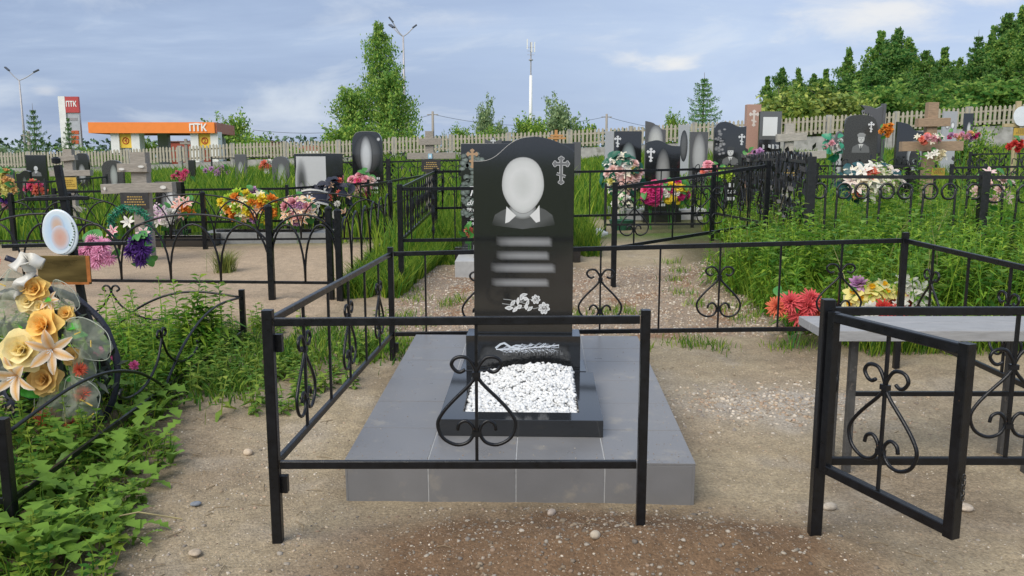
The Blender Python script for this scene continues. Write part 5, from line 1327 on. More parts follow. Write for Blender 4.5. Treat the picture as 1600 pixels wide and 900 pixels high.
while x < fpts[-1][0]-step:
    y0, z0 = fat(x); y1, z1 = fat(x+step); a, c = Vector((x, y0+.07, z0))-o0, Vector((x+step, y1+.07, z1))-o0
    for dz in (-.22, -.66): MB().bar(a+Vector((0, 0, dz)), c+Vector((0, 0, dz)), .05, .08).build('rail', m_pick, pf)
    zb = min(gz(x, y0), gz(x+step, y1))-.2; H0 = z0-.85-zb
    b = MB(); off = Vector((0, .02, 0))
    b.bar(Vector((x+.12, y0+.12, (z0-.85+zb)/2))-o0, Vector((x+step-.12, y1+.12, (z1-.85+zb)/2))-o0, .10, H0); b.build('concrete_panel', m_conc, pf)
    b = MB(); b.box(Vector((x, y0+.10, (z0+.03+zb)/2))-o0, (.20, .2, z0+.03-zb)); b.build('post', m_conc, pf)
    x += step

# ================================================================== FILLING STATION
YS = 88.0
def Q(u, v, Y=YS): return P(u, v, Y)
p = Q(240, 235); zS = gz(p.x, YS)
st = thing('filling_station', 'filling station with orange canopy on white columns beyond the picket fence', 'filling station', (p.x, YS, zS))
o0 = st.location
m_or = M('orange_panel', (.90, .25, .04), .5, .04, 2); m_or_shade = M('shaded_orange_panel', (.45, .14, .08), .55, .06, 2); m_wh = M('white_panel', (.78, .77, .74), .6, .06, 3); m_ye = M('yellow_panel', (.88, .58, .06), .5, .05, 3)  # second orange: canopy orange with the shade of its side faces painted in
def wbox(b, u0, u1, v0, v1, Y0, Y1):
    a, c = Q(u0, v1, Y0), Q(u1, v0, Y0); b.box(Vector(((a.x+c.x)/2, (Y0+Y1)/2, (a.z+c.z)/2))-o0, (c.x-a.x, Y1-Y0, c.z-a.z)); return b
a = Q(139, 208, YS-4); c = Q(335, 191, YS-4); d = Q(365, 195, YS+6); zt, zb = c.z, a.z
b = MB()                                                                # canopy: front fascia, side fascia turned away
A0, B0 = Vector((a.x, YS-4, 0)), Vector((c.x, YS-4, 0)); C0 = Vector((d.x, YS+6, 0)); D0 = A0+(C0-B0)
def wall(p_, q_, z0, z1, th=.15):
    b = MB(); dr = (q_-p_).normalized(); b.bar(Vector((p_.x, p_.y, (z0+z1)/2))-o0, Vector((q_.x, q_.y, (z0+z1)/2))-o0, th, z1-z0); return b
wall(A0, B0, zb, zt).build('front_fascia', m_or, st); wall(B0+Vector((.08, .08, 0)), C0, zb, zt-.003).build('side_fascia', m_or_shade, st); wall(D0, C0, zb, zt).build('rear_fascia', m_or_shade, st); wall(A0+Vector((.09, .08, 0)), D0, zb, zt-.003).build('side_fascia', m_or_shade, st)
b = MB(); b.quad([Vector((q.x, q.y, zb+.25))-o0 for q in (A0, B0, C0, D0)]); b.quad([Vector((q.x, q.y, zt-.1))-o0 for q in (A0, B0, C0, D0)]); b.build('soffit', m_wh, st)
for (u0, u1, num) in ((176, 217, '4'), (300, 340, '2')):
    b = MB(); y0 = YS-3.7
    wbox(b, u0, u0+9, 206, 260, y0, y0+1.2); b.build('column', m_wh, st); b = MB(); wbox(b, u1-9, u1, 206, 260, y0, y0+1.2); b.build('column', m_wh, st)
    b = MB(); wbox(b, u0+8, u1-8, 209, 231, y0+.2, y0+.9); b.build('pump_sign', m_ye, st)
    q = Q((u0+u1)/2, 220, y0+.2)-o0
    b = MB(); cx_ = q.x; b.tube([(cx_+.30*math.cos(i*PI/10), q.y-.02, q.z+.30*math.sin(i*PI/10)) for i in range(20)], .05, 4, closed=True); b.build('ring', M('sign_red', (.5, .06, .03), .5), st)
    text(num, .55, 'number', st, (cx_, q.y-.03, q.z), MATS['sign_red'], bold=.01)
b = MB(); wbox(b, 249, 261, 206, 260, YS+5, YS+5.8); b.build('column', M('grey_column', (.40, .40, .42), .6), st)
b = MB(); wbox(b, 341, 348, 206, 260, YS+5, YS+5.8); b.build('column', M('grey_column', (.40, .40, .42), .6), st)
q = Q(309, 199, YS-4.1)-o0
m_lt = M('white_letters', (.85, .85, .82), .5, .03)
text('ПТК', .95, 'lettering', st, (q.x, q.y-.05, q.z-.06), m_lt, bold=.03, sx=.9)
MB().box((q.x-.1, q.y-.05, q.z+.36), (.5, .03, .10)).build('emblem', m_lt, st)
q = Q(358, 203, YS+3.5); b = MB(); b.tube([Vector((q.x+.06+.05*math.cos(i*.9), q.y-2.0+.35*math.cos(i*PI/6), q.z+.35*math.sin(i*PI/6)))-o0 for i in range(12)], .09, 4, closed=True); b.build('emblem', m_lt, st)
p = Q(380, 230, 100); t = thing('red_wall', 'long brick red low building behind the filling station', 'building', (p.x-5, 100, gz(p.x, 100)))
b = MB(); a, c = P(258, 236, 100), P(425, 222, 100); b.box(((a.x+c.x)/2-p.x+5, 2, (c.z-t.location.z)/2), (c.x-a.x, 4, c.z-t.location.z)); b.build('wall', M('red_cladding', (.36, .07, .04), .6, .12, 2, stretch=(8, 1, .2)), t)
b = MB(); b.box(((a.x+c.x)/2-p.x+5, 2, c.z-t.location.z+.06), (c.x-a.x+.3, 4.3, .12)); b.build('roof', M('brown_roof', (.18, .09, .07), .7), t)
p = P(470, 240, 70); t = thing('red_roofed_house', 'far low house with faded red roof just above the picket fence', 'house', (p.x, 72, gz(p.x, 72)))
a, c = P(462, 236, 72), P(532, 228, 72); zw = a.z-t.location.z
MB().box(((a.x+c.x)/2-p.x, 2, zw/2), (c.x-a.x, 4, zw)).build('wall', m_wh, t)
b = MB(); b.prism([(a.x-p.x-.2, zw), (c.x-p.x+.2, zw), (c.x-p.x-.8, c.z-t.location.z+.1), (a.x-p.x+.8, c.z-t.location.z+.1)], 0, 4); b.build('roof', M('faded_red_roof', (.40, .17, .12), .8, .25, 3), t)
# price pylon
YP = 84; p = P(112, 235, YP); z0 = gz(p.x, YP); t = thing('price_pylon', 'tall white and red filling station price sign at left', 'sign', (p.x, YP, z0))
f = lambda u, v: P(u, v, YP)-t.location
zt = f(110, 151).z; lean = 0
def pyl(u0, u1, v0, v1, y0, y1, n, m): a, c = f(u0, v1), f(u1, v0); return MB().box(((a.x+c.x)/2, (y0+y1)/2, (a.z+c.z)/2), (c.x-a.x, y1-y0, c.z-a.z)).build(n, m, t)
a = f(98, 151); c = f(122, 151)
MB().box(((a.x+c.x)/2+.12, .15, zt/2), (c.x-a.x-.3, .3, zt)).build('body', M('silver_panel', (.42, .43, .46), .45, .06, 3), t)
pyl(98.5, 101.5, 150.5, 240, -.12, .2, 'edge_strip', m_wh); pyl(102, 122.3, 151, 176, -.10, .2, 'head_panel', M('sign_red_dark', (.48, .06, .06), .5))
for v in (204, 212, 219): pyl(112, 123, v, v+5.5, -.06, .2, 'price_panel', M('price_orange', (.5, .10, .03), .5))
pyl(108, 121, 184, 188, -.03, .2, 'grey_stripe', M('stripe_grey', (.30, .28, .30), .5))
q = f(112, 163); text('ПТК', .72, 'lettering', t, (q.x, -.13, q.z), m_lt, bold=.02, sx=.72)

# ================================================================== LAMPS, MAST, POLES
m_galv = M('galvanised_steel', (.42, .40, .40), .5, .1, 4, metal=.3); m_lampd = M('dark_lamp_housing', (.07, .08, .10), .5)
def street_lamp(label, u, v0, Y, heads, pole=(.10, .06), vb=None):
    p = P(u, v0, Y); z0 = gz(p.x, Y); t = thing('street_lamp', label, 'street lamp', (p.x, Y, z0)); h = p.z-z0
    b = MB(); b.tube([(0, 0, -.1), (0, 0, h*.45), (0, 0, h)], [pole[0]*1.4, pole[0]*1.1, pole[1]], 8); b.build('pole', m_galv, t, True)
    for (du, dv, dy) in heads:
        e = P(u+du, v0+dv, Y)-p; e.y = dy
        MB().tube(crom([(0, 0, h-.05), (e.x*.35, dy*.35, h+e.z*.25), (e.x*.8, dy*.8, h+e.z*.8)], 4), .04, 5).build('arm', m_galv, t, True)
        d = Vector((e.x, dy, e.z)); d.normalize()
        MB().bar(Vector((e.x*.72, dy*.72, h+e.z*.74)), Vector((e.x, dy, h+e.z)), .30, .13, bev=.03).build('lamp_head', m_lampd, t)
street_lamp('double street lamp with a third arm beside the tall birch', 630, 56, 66, [(-22, -29, 0), (-25, -22, 1.5), (20, -18, .3)])
street_lamp('double armed street lamp at the far left behind the spruce', 30, 125, 78, [(-22, -20, 0), (26, -17, .5)])
YT = 210; p = P(829, 240, YT); z0 = gz(p.x, YT); t = thing('cell_tower', 'thin white cell mast with antennas on the skyline', 'mast', (p.x, YT, z0))
h1 = P(829, 118, YT).z-z0; h2 = P(829, 66, YT).z-z0
b = MB(); b.tube([(0, 0, 0), (0, 0, h1)], [.50, .36], 10); b.build('mast', m_wh, t, True); b = MB(); b.tube([(0, 0, h1), (0, 0, h2)], .16, 6); b.build('top_pole', m_galv, t)
for dx in (-.9, .2, .9):
    MB().box((dx, -.3, h2-(.5 if dx < 0 else 1.2)), (.26, .18, 2.4)).build('antenna', m_wh, t)
for k in range(3):
    MB().bar((-.9, -.2, h2-1.2-k*.9), (.9, -.2, h2-1.2-k*.9), .08, .08).build('bracket', m_galv, t)
MB().lathe([(.2, h2-4.4), (.55, h2-4.3), (.55, h2-4.1), (.2, h2-4.0)], n=10).build('collar', m_galv, t)
poles = []
for i, (u, v, Y, lab) in enumerate(((676, 174, 92, 'grey wooden power pole beside the birch'), (948, 178, 98, 'grey power pole over the fence between main headstone and spruce'), (44, 205, 70, 'short pale utility post by the spruce at far left'))):
    p = P(u, v, Y); z0 = gz(p.x, Y); t = thing('power_pole', lab, 'pole', (p.x, Y, z0)); h = p.z-z0
    b = MB(); b.tube([(0, 0, -.2), (0, 0, h)], [.17, .13], 8); b.build('pole', m_wood, t, True); MB().bar((-.6, 0, h-.35), (.6, 0, h-.35), .09, .09).build('crossarm', m_wood, t); poles.append(Vector((p.x, Y, p.z-.3)))
def cable(a, b_, sag, label):
    t = link(bpy.data.objects.new('power_line', None)); bpy.data.objects.remove(t)
    b = MB(); m_ = (a+b_)/2; b.tube([Vector(a).lerp(b_, i/16)-Vector((0, 0, sag*4*(i/16)*(1-i/16)))-a for i in range(17)], .022, 4)
    o = b.build('power_line', M('cable', (.10, .11, .13), .6), None, loc=a); tag(o, label, 'cable')
cable(poles[0], poles[1], 1.1, 'thin sagging cable between the two power poles')
cable(P(395, 203, 88), poles[0], 1.0, 'thin cable running from the filling station to the birch side pole')
cable(poles[1], P(1190, 196, 110), 1.2, 'thin cable running right from the pole towards the forest')

# ================================================================== TREES
def leaf_cards(P0, size, droop=0., mat=None, name='crown', asp=.6):
    n = len(P0); d = NR.standard_normal((n, 3)); d[:, 2] -= droop; d /= np.linalg.norm(d, axis=1)[:, None]
    e = NR.standard_normal((n, 3)); e -= (e*d).sum(1)[:, None]*d; e /= np.linalg.norm(e, axis=1)[:, None]
    s = (size*(.6+.8*NR.random(n)))[:, None] if np.ndim(size) else size*(.6+.8*NR.random(n))[:, None]
    V = np.stack([P0-d*s*.5, P0+e*s*asp*.5, P0+d*s*.5, P0-e*s*asp*.5], 1).reshape(-1, 3)
    return npmesh(name, V, [np.arange(n*4).reshape(-1, 4)], mat)
def limbs_mesh(segs, mat, name):
    b = MB()
    for pts, r0, r1 in segs:
        m_ = len(pts); b.tube(pts, [r0+(r1-r0)*i/(m_-1) for i in range(m_)], 5)
    return b.mesh(name, mat, True)
def birch(H, wid, n, leaf, lmat, prof, droop=1.6, seed=1, nl=60, hang=.10, trunk=m_birch, r0=None, low=.14):
    rr = random.Random(seed); segs = []; pts = []
    tr = [Vector((rr.uniform(-.02, .02)*H*(i > 0), rr.uniform(-.02, .02)*H*(i > 0), H*i/7*.97)) for i in range(8)]
    segs.append((tr, r0 or H*.012, H*.002)); at = lambda t: tr[min(6, int(t*7))].lerp(tr[min(6, int(t*7))+1], t*7-min(6, int(t*7)))
    for i in range(nl):
        t = low+(1-low)*((i+rr.random())/nl)**.85; t = min(t, .985); az = i*2.4+rr.uniform(-.4, .4); L = wid*prof(t)*rr.uniform(.55, 1.15)
        b0 = at(t); up = rr.uniform(.35, .95); d = Vector((math.cos(az), math.sin(az), 0))
        p1 = b0+d*L*.5+Vector((0, 0, L*.5*up)); p2 = b0+d*L+Vector((0, 0, L*(up*.75)))
        segs.append(([b0, p1, p2], H*.0035*(1.1-t), .008))
        m_ = max(4, int(n/nl*(.35+L/wid)))
        for k in range(m_):
            s = rr.random()**.6; q = b0.lerp(p1, s*2) if s < .5 else p1.lerp(p2, s*2-1)
            pts.append((q.x+rr.gauss(0, .03*wid*.4+.14*L), q.y+rr.gauss(0, .03*wid*.4+.14*L), q.z-abs(rr.gauss(0, hang*H*.5))*(.3+s)*min(1, .25+L/wid)+rr.gauss(0, .03*wid)))
    A_ = np.array(pts); A_[:, 2] = np.maximum(A_[:, 2], .05*H)
    return limbs_mesh(segs, trunk, 'trunk'), leaf_cards(A_, leaf, droop, lmat)
def bush(w, h, n, leaf, lmat, seed=1, lobes=9, pale=False):
    rr = random.Random(seed); pts = []; segs = []
    for i in range(lobes):
        az = rr.uniform(0, 2*PI); q = math.sqrt(rr.random())*.7; c = Vector((math.cos(az)*q*w/2, math.sin(az)*q*w/2, h*rr.uniform(.38, .82)*(1-.35*q))); r_ = w*rr.uniform(.14, .24)
        segs.append(([Vector((0, 0, 0)), Vector((c.x*.5, c.y*.5, c.z*.55)), c], h*.018, .012))
        for s in range(5):
            d = Vector((rr.gauss(0, 1), rr.gauss(0, 1), abs(rr.gauss(0, 1))+.4)).normalized()*r_*rr.uniform(1, 1.7); segs.append(([c, c+d], .012, .004))
            for k in range(int(n/lobes/10)): u_ = rr.random(); v_ = c+d*u_; pts.append((v_.x+rr.gauss(0, .12*r_), v_.y+rr.gauss(0, .12*r_), v_.z+rr.gauss(0, .12*r_)))
        for k in range(int(n/lobes/2)):
            d = Vector((rr.gauss(0, 1), rr.gauss(0, 1), rr.gauss(0, .85))).normalized()*r_*rr.random()**.35; pts.append((c.x+d.x, c.y+d.y, max(.05, c.z+d.z)))
    return limbs_mesh(segs, m_bark, 'trunk'), leaf_cards(np.array(pts), leaf, .2, lmat)
def spruce(H, w, n, lmat, seed=1, sparse=1.0, leaf=.13):
    rr = random.Random(seed); pts = []; segs = [([Vector((0, 0, 0)), Vector((0, 0, H*.5)), Vector((0, 0, H))], H*.016, .012)]
    tiers = int(15*sparse)
    for i in range(tiers):
        t = .08+.90*i/tiers; L = w/2*(1-t)**.8*rr.uniform(.8, 1.15)+.05; nb_ = 7
        for k in range(nb_):
            az = 2*PI*(k+rr.random()*.6)/nb_+i; d = Vector((math.cos(az), math.sin(az), 0)); b0 = Vector((0, 0, H*t)); l = L*rr.uniform(.6, 1.15)
            p1 = b0+d*l*.6+Vector((0, 0, -.05*l)); p2 = b0+d*l+Vector((0, 0, .20*l)); segs.append(([b0, p1, p2], H*.004, .004))
            for m_ in range(max(3, int(n/tiers/nb_*(.25+l/(w/2))))):
                s = rr.random()**.75; q = b0.lerp(p1, s/.6) if s < .6 else p1.lerp(p2, (s-.6)/.4); sd = Vector((-d.y, d.x, 0))*rr.gauss(0, .13*l*(1.1-s))
                pts.append((q.x+sd.x, q.y+sd.y, q.z+sd.z-abs(rr.gauss(0, .035*w))))
    return limbs_mesh(segs, m_bark, 'trunk'), leaf_cards(np.array(pts), leaf, .5, lmat, asp=.35)
def tree(name, label, u, vt, Y, meshes, H, group=None, sx=1.0, rz=None, cat='tree'):
    p = P(u, vt, Y); z0 = gz(p.x, Y); h = p.z-z0; s = h/H
    t = thing(name, label, cat, (p.x, Y, z0-.05), R.uniform(0, 6.28) if rz is None else rz, group); t.scale = (s*sx, s*sx, s)
    obj('trunk', meshes[0], t); obj('crown', meshes[1], t); return t
m_lb = M('birch_leaf', (.21, .36, .07), .65, .25, .6, spec=.2, island=.45, transl=.35)
m_lf = M('forest_leaf', (.19, .34, .075), .75, .3, .35, spec=.1, island=.5, transl=.5)
m_lfd = M('dark_forest_leaf', (.14, .28, .07), .75, .3, .35, spec=.1, island=.5, transl=.5)
m_ly = M('willow_leaf', (.28, .37, .075), .65, .25, .6, island=.4, transl=.35)
m_lbu = M('bush_leaf', (.22, .37, .06), .65, .25, .8, spec=.2, island=.45, transl=.35)
m_lsp = M('spruce_needle', (.11, .24, .06), .65, .25, 1, island=.5, transl=.2)
m_lpa = M('pale_leaf', (.25, .35, .16), .65, .2, 1, island=.4, transl=.35)
tree('birch_tree', 'tall weeping birch beside the three armed street lamp', 588, 27, 60, birch(12, 3.3, 17000, .19, m_lb, lambda t: (1.25 if t < .3 else 1.1-.92*((t-.3)/.7)**.85)*(.82+.28*math.sin(t*15+2)), 2.4, 3, 62, .19), 12, rz=.6)
tree('birch_tree', 'bushy lower birch crowding the left foot of the tall birch', 548, 140, 58, birch(6, 2.0, 7200, .19, m_lb, lambda t: 1.1-.6*t, 2.0, 9, 40, .18), 6)
tree('birch_tree', 'dense lower birch at the right foot of the tall birch', 612, 110, 57.5, birch(7, 2.4, 12000, .19, m_lb, lambda t: 1.1-.7*t, 2.0, 12, 50, .18), 7)
bA = bush(4, 3.2, 4200, .17, m_lbu, 2); bB = bush(4, 3.0, 3600, .17, m_lbu, 5, 7); bC = bush(4, 3.6, 3800, .17, m_lpa, 8, 8)
for lab, u, vt, Y, ms, H, sx in (('round green bush at the left foot of the tall birch', 548, 184, 52, bA, 3.2, 1.2), ('light green bush right of the birch above the fence', 625, 188, 52, bB, 3.0, 1.3),
        ('low green bush behind the fence right of the filling station', 408, 204, 56, bB, 3.0, 1.7), ('green tree behind the filling station roof at right', 345, 168, 100, bA, 3.2, .8), ('bush behind the right end of the filling station canopy', 372, 197, 96, bB, 3.0, 1.0),
        ('green tree seen between the filling station columns', 230, 209, 97, bA, 3.2, .75), ('low bush between price sign and filling station', 146, 222, 75, bB, 3.0, 1.5), ('dark bush at the far left edge behind the fence', 15, 222, 60, bC, 3.6, 1.3),
        ('pale feathery tree left of the cell mast', 762, 150, 54, bC, 3.6, .55), ('round green bush left of the cell mast foot', 735, 190, 52, bA, 3.2, .9), ('round dark green bush under the pale feathery tree', 766, 186, 51, bB, 3.0, .55), ('green bush under the cell mast', 826, 172, 54, bA, 3.2, .75), ('loose pale green tree right of the cell mast', 868, 146, 56, bC, 3.6, .8),
        ('green shrub right of the loose pale tree', 905, 166, 57, bB, 3.0, .8), ('dark bush left of the lone spruce', 1060, 168, 60, bA, 3.2, .55), ('thin sapling over the fence between birch and pole', 696, 204, 50, bC, 3.6, .3),
        ('rounded green bush in front of the pale stone at right', 1503, 184, 25, bB, 3.0, .75)):
    tree('bush', lab, u, vt, Y, ms, H, None, sx, cat='bush')
tree('spruce_tree', 'lone young spruce left of the forest edge', 1101, 112, 55, spruce(6, 4.4, 12000, M('light_needle', (.15, .33, .08), .6, .25, 1, island=.5, transl=.25), 4), 6, sx=1.15)
sp2 = spruce(5, 3.4, 7500, m_lsp, 7, .85)
tree('spruce_tree', 'dark young spruce in front of the far left street lamp', 50, 160, 56, sp2, 5, sx=.75); tree('spruce_tree', 'slim spruce half covering the price sign', 105, 174, 58, sp2, 5, sx=.62)
# the forest at the right: a slope of birches, aspens and spruces
FB = [birch(14, 3.4, 15000, .30, m_lf, lambda t: 1.05*(1.02-t)**.7*(.86+.22*math.sin(t*19)), 1.2, 21, 60, .10, low=.06), birch(14, 3.8, 15000, .32, m_lfd, lambda t: 1.0*(1.02-t)**.58*(.84+.26*math.sin(t*23+1)), 1.2, 33, 60, .10, low=.05), birch(14, 3.3, 14000, .29, m_lf, lambda t: 1.05*(1.02-t)**.65*(.85+.25*math.sin(t*16+2)), 1.4, 41, 55, .12, low=.08), spruce(14, 6.5, 10000, m_lfd, 51, 1.3, .40)]
edge = [(1200, 115), (1222, 104), (1250, 98), (1272, 108), (1292, 104), (1328, 66), (1352, 92), (1378, 44), (1403, 40), (1424, 52), (1450, 74), (1478, 66), (1500, 84), (1530, 46), (1556, 34), (1580, 14), (1604, 2), (1640, -20)]
k = 0; ORD = 'first second third fourth fifth sixth seventh eighth ninth tenth eleventh twelfth thirteenth fourteenth fifteenth sixteenth seventeenth eighteenth'.split()
for (u, v) in edge:
    tree('forest_tree', '%s treetop counted from the left along the forest skyline' % ORD[k], u, v+R.uniform(-3, 3), 66+R.uniform(-3, 6), FB[(0, 1, 2, 1, 0, 2, 3)[k % 7]], 14, 'trees of the forest at right', R.uniform(.85, 1.15)); k += 1
for i in range(44):
    u = 1205+i*11+R.uniform(-6, 6); v = np.interp(u, [e_[0] for e_ in edge], [e_[1] for e_ in edge])+R.uniform(18, 62)
    tree('forest_tree', 'lower tree filling the dark forest edge behind the right part of the picket fence', u, min(v, 165), 58+R.uniform(-6, 14), FB[R.choice((0, 1, 1, 2, 3))], 14, 'trees filling the forest at right', R.uniform(1.05, 1.5))
for u, v, ms, lab, sx in ((1268, 128, bush(4, 3.2, 4600, .19, m_ly, 13, 10), 'yellowish willow bush before the forest, right of the pink pillar', 1.35), (1322, 138, bush(4, 3.2, 3600, .19, m_ly, 17, 8), 'second yellowish bush before the forest, left of the carved banner', 1.0)):
    tree('willow_bush', lab, u, v, 47, ms, 3.2, None, sx, cat='bush')
for u, v, sx in ((1400, 120, 1.4), (1468, 125, 1.5), (1530, 120, 1.5), (1590, 120, 1.6), (1360, 140, 1.2)):
    tree('forest_bush', 'green undergrowth bush at the forest edge, %s' % ('left of the big brown cross top' if u < 1450 else 'right of the big brown cross top'), u, v, 50+R.uniform(-2, 3), bush(4, 3.2, 6500, .17, m_lf, int(u), 9) if u in (1400, 1530) else FB_b, 3.2, 'undergrowth of the forest edge', sx, cat='bush') if u in (1400, 1530) else None
# ---------------------------------------------------------------- far woods on the horizon
n = 9000; xw = NR.random(n)*700-350; yw = 320+60*NR.random(n); zw = gzn(xw, yw)+NR.random(n)**1.3*(5+7*fbm(xw*.03, yw*.01))
o = obj('far_woods', leaf_cards(np.stack([xw, yw, zw], -1), 2.2, .2, M('far_leaf', (.05, .10, .05), .7, .2, .05, island=.4), 'far_woods')); o['kind'] = 'stuff'

# ================================================================== GRASS AND WEEDS
def blades(name, x, y, h, w, mat, lean=.35, zoff=None):
    n = len(x); z = gsurf(x, y) if zoff is None else zoff
    a = NR.random(n)*2*PI; l = lean*(.3+NR.random(n))*h; dx, dy = np.cos(a)*l, np.sin(a)*l
    b_ = NR.random(n)*2*PI; sx, sy = np.cos(b_)*w, np.sin(b_)*w
    base = np.stack([x, y, z-.01], -1)
    mid = base+np.stack([dx*.35, dy*.35, h*.58], -1); tip = base+np.stack([dx, dy, h*(1-.12*lean)], -1); s = np.stack([sx, sy, 0*sx], -1)
    V = np.stack([base-s*.5, base+s*.5, mid+s*.42, mid-s*.42, tip], 1).reshape(-1, 3); i = np.arange(n)*5
    return npmesh(name, V, [np.stack([i, i+1, i+2, i+3], -1), np.stack([i+3, i+2, i+4], -1)], mat)
def region(n, x0, x1, y0, y1, f=None, ypow=1.0):
    x = x0+(x1-x0)*NR.random(n); y = y0+(y1-y0)*NR.random(n)**ypow
    if f is not None: k = f(x, y); x, y = x[k], y[k]
    return x, y
def stuff(o): o['kind'] = 'stuff'; return o
def farmask(x, y):
    k = (np.abs(x) < y*.66+1) & (fbm(x*.5, y*.5, 3) > .18)
    sand = (x < -1.7+.0*y) & (y < 12.5) ; bare = (x > -1.3) & (x < 3.2) & (y < 13.6); g3 = (x > 1.2) & (x < 3.6) & (y > 13.4) & (y < 15.4); g4 = (x < -2.6) & (x > -5.2) & (y < 13.6)
    return k & ~sand & ~bare & ~g3 & ~g4
x, y = region(150000, -26, 26, 10, 42, farmask, 1.5)
h = (.18+.50*fbm(x*.35+5, y*.35, 3)**1.2*1.3)*(.6+.7*NR.random(len(x)))*np.where((x > -7) & (x < 1.2), 1.30, .95)*np.where(y > 28, .9, 1)
stuff(obj('tall_grass', blades('tall_grass', x, y, h, .012+.0010*y, m_grass, .45)))
x, y = region(26000, -1.75, -.55, 8.3, 12.5, lambda x, y: (x < -1.12+.1*(y-8.5)) & (fbm(x*2, y*2) > .3))
stuff(obj('fence_side_grass', blades('fence_side_grass', x, y, .10+.22*NR.random(len(x)), .014, m_grass, .6)))
x, y = region(20000, -1.4, 1.2, 10.4, 13.8, lambda x, y: (np.abs(x-.3) > .9) | (y > 11))
stuff(obj('grass_behind_stone', blades('grass_behind_stone', x, y, (.08+.38*NR.random(len(x))**1.5)*sstep(10.2, 11.8, y)+.06, .016, m_grass, .4)))
# tufts in the gravel and along the fence feet
def tufts(name, spots, per, hh, rr_, w=.007, mat=None):
    X, Y_ = [], []
    for (u, v) in spots:
        p = G(u, v); n = per; X.append(p.x+rr_*NR.standard_normal(n)); Y_.append(p.y+rr_*1.2*NR.standard_normal(n))
    X = np.concatenate(X); Y_ = np.concatenate(Y_)
    stuff(obj(name, blades(name, X, Y_, hh*(.4+.8*NR.random(len(X))), w, mat or m_grass, .7)))
tufts('gravel_tufts', [(1050, 412), (1062, 425), (1055, 440), (1065, 460), (1090, 478), (1130, 485), (1165, 478), (960, 488), (985, 490), (945, 492), (700, 478), (715, 470), (660, 510), (640, 495), (1000, 545), (1090, 542), (1120, 545), (1060, 538), (620, 505), (640, 455), (650, 468), (1210, 470), (1195, 490), (1160, 500), (1240, 500), (1225, 545), (1260, 540), (1185, 440), (905, 495)], 60, .10, .07)
tufts('path_weeds', [(350, 600), (372, 585), (400, 560), (430, 575), (455, 560), (480, 540), (500, 535), (525, 520), (445, 545), (420, 545), (590, 545), (600, 555), (575, 535), (560, 560), (610, 540), (375, 610), (340, 620), (540, 545), (470, 570), (505, 560)], 130, .11, .11, .012, m_leafA)
# ornamental grass clump
p = G(352, 425); n = 420; a = NR.random(n)*2*PI; x = p.x+.05*NR.standard_normal(n); y = p.y+.05*NR.standard_normal(n)
o = obj('grass_clump', blades('grass_clump', x*0+(x-p.x), y*0+(y-p.y), .16+.20*NR.random(n), .006, M('yellowish_grass', (.20, .24, .05), .6, .2, 5, island=.4, transl=.3), .75, zoff=np.zeros(n)), loc=(p.x, p.y, gs(p.x, p.y))); tag(o, 'yellowish tuft of ornamental grass on the sandy plot behind the arched fence', 'grass tuft')

# leafy stalks: narrow leaves set all round an upright stem
def stalks(name, x, y, h, mat, lf=.10, lw=.018, per=26, droop=-.1, nodes=None):
    V, Q4 = [], []; n = len(x); z = gsurf(x, y); base = 0
    N = n*per; i = np.repeat(np.arange(n), per); t = np.tile((np.arange(per)+.5)/per, n); t = .12+.88*t
    ax = NR.standard_normal(n)*.10; ay = NR.standard_normal(n)*.10
    cx = x[i]+ax[i]*h[i]*t**1.5; cy = y[i]+ay[i]*h[i]*t**1.5; cz = z[i]+h[i]*t
    a = np.tile(np.arange(per)*2.4, n)+np.repeat(NR.random(n)*6.28, per); l = lf*(1.25-.75*t)*(.7+.6*NR.random(N))*(h[i]/h.mean())**.5
    d = np.stack([np.cos(a), np.sin(a), .75-.9*(1-t)+droop], -1); d /= np.linalg.norm(d, axis=1)[:, None]; s = np.stack([-np.sin(a), np.cos(a), 0*a], -1)*lw*(.7+.6*NR.random(N))[:, None]
    c = np.stack([cx, cy, cz], -1); L_1 = c+d*l[:, None]*.45; L2 = c+d*l[:, None]*1.0+np.stack([0*a, 0*a, -.35*l], -1)
    V.append(np.stack([c, L_1-s, L2, L_1+s], 1).reshape(-1, 3)); Q4.append(np.arange(N*4).reshape(-1, 4)); base = N*4
    b0 = np.stack([x, y, z-.02], -1); tp = np.stack([x+ax*h, y+ay*h, z+h], -1); mm = np.stack([x+ax*h*.35, y+ay*h*.35, z+h*.5], -1); w = np.array([.004, 0, 0])
    V.append(np.stack([b0-w, b0+w, mm-w, mm+w, tp-w*.4, tp+w*.4], 1).reshape(-1, 3)); j = base+np.arange(n)*6
    Q4.append(np.stack([j, j+1, j+3, j+2], -1)); Q4.append(np.stack([j+2, j+3, j+5, j+4], -1))
    return npmesh(name, np.concatenate(V), Q4, mat)
m_weed = M('green_stalk_weed', (.20, .36, .04), .6, .2, 3, spec=.2, island=.4, transl=.45)
wm = lambda x, y: (x > 2.35+.35*(vnoise(x*3, y*3)-.5)+np.where(y < 6.6, .25, 0)-.12*(y-6.5)*(y > 7.2)) & (fbm(x*1.4, y*1.4, 2) > .22)
x, y = region(620, 2.1, 5.6, 6.25, 9.0, wm); h = .30+.26*NR.random(len(x))+.42*np.clip((fbm(x*1.1+2, y*1.1, 2)-.40)*4, 0, 1)+.10*sstep(6.5, 8, y)
stuff(obj('tall_weeds', stalks('tall_weeds', x, y, h, m_weed, .18, .012, 26)))
x, y = region(30000, 2.2, 6.2, 6.1, 9.2, wm); stuff(obj('weed_grass', blades('weed_grass', x, y, .14+.32*NR.random(len(x))**1.5, .009, m_grass, .6)))
x, y = region(420, 2.9, 7.5, 8.8, 13, lambda x, y: x > 2.6+.12*(y-8.8)); stuff(obj('back_weeds', stalks('back_weeds', x, y, .35+.4*NR.random(len(x)), m_weed, .14, .014, 26)))
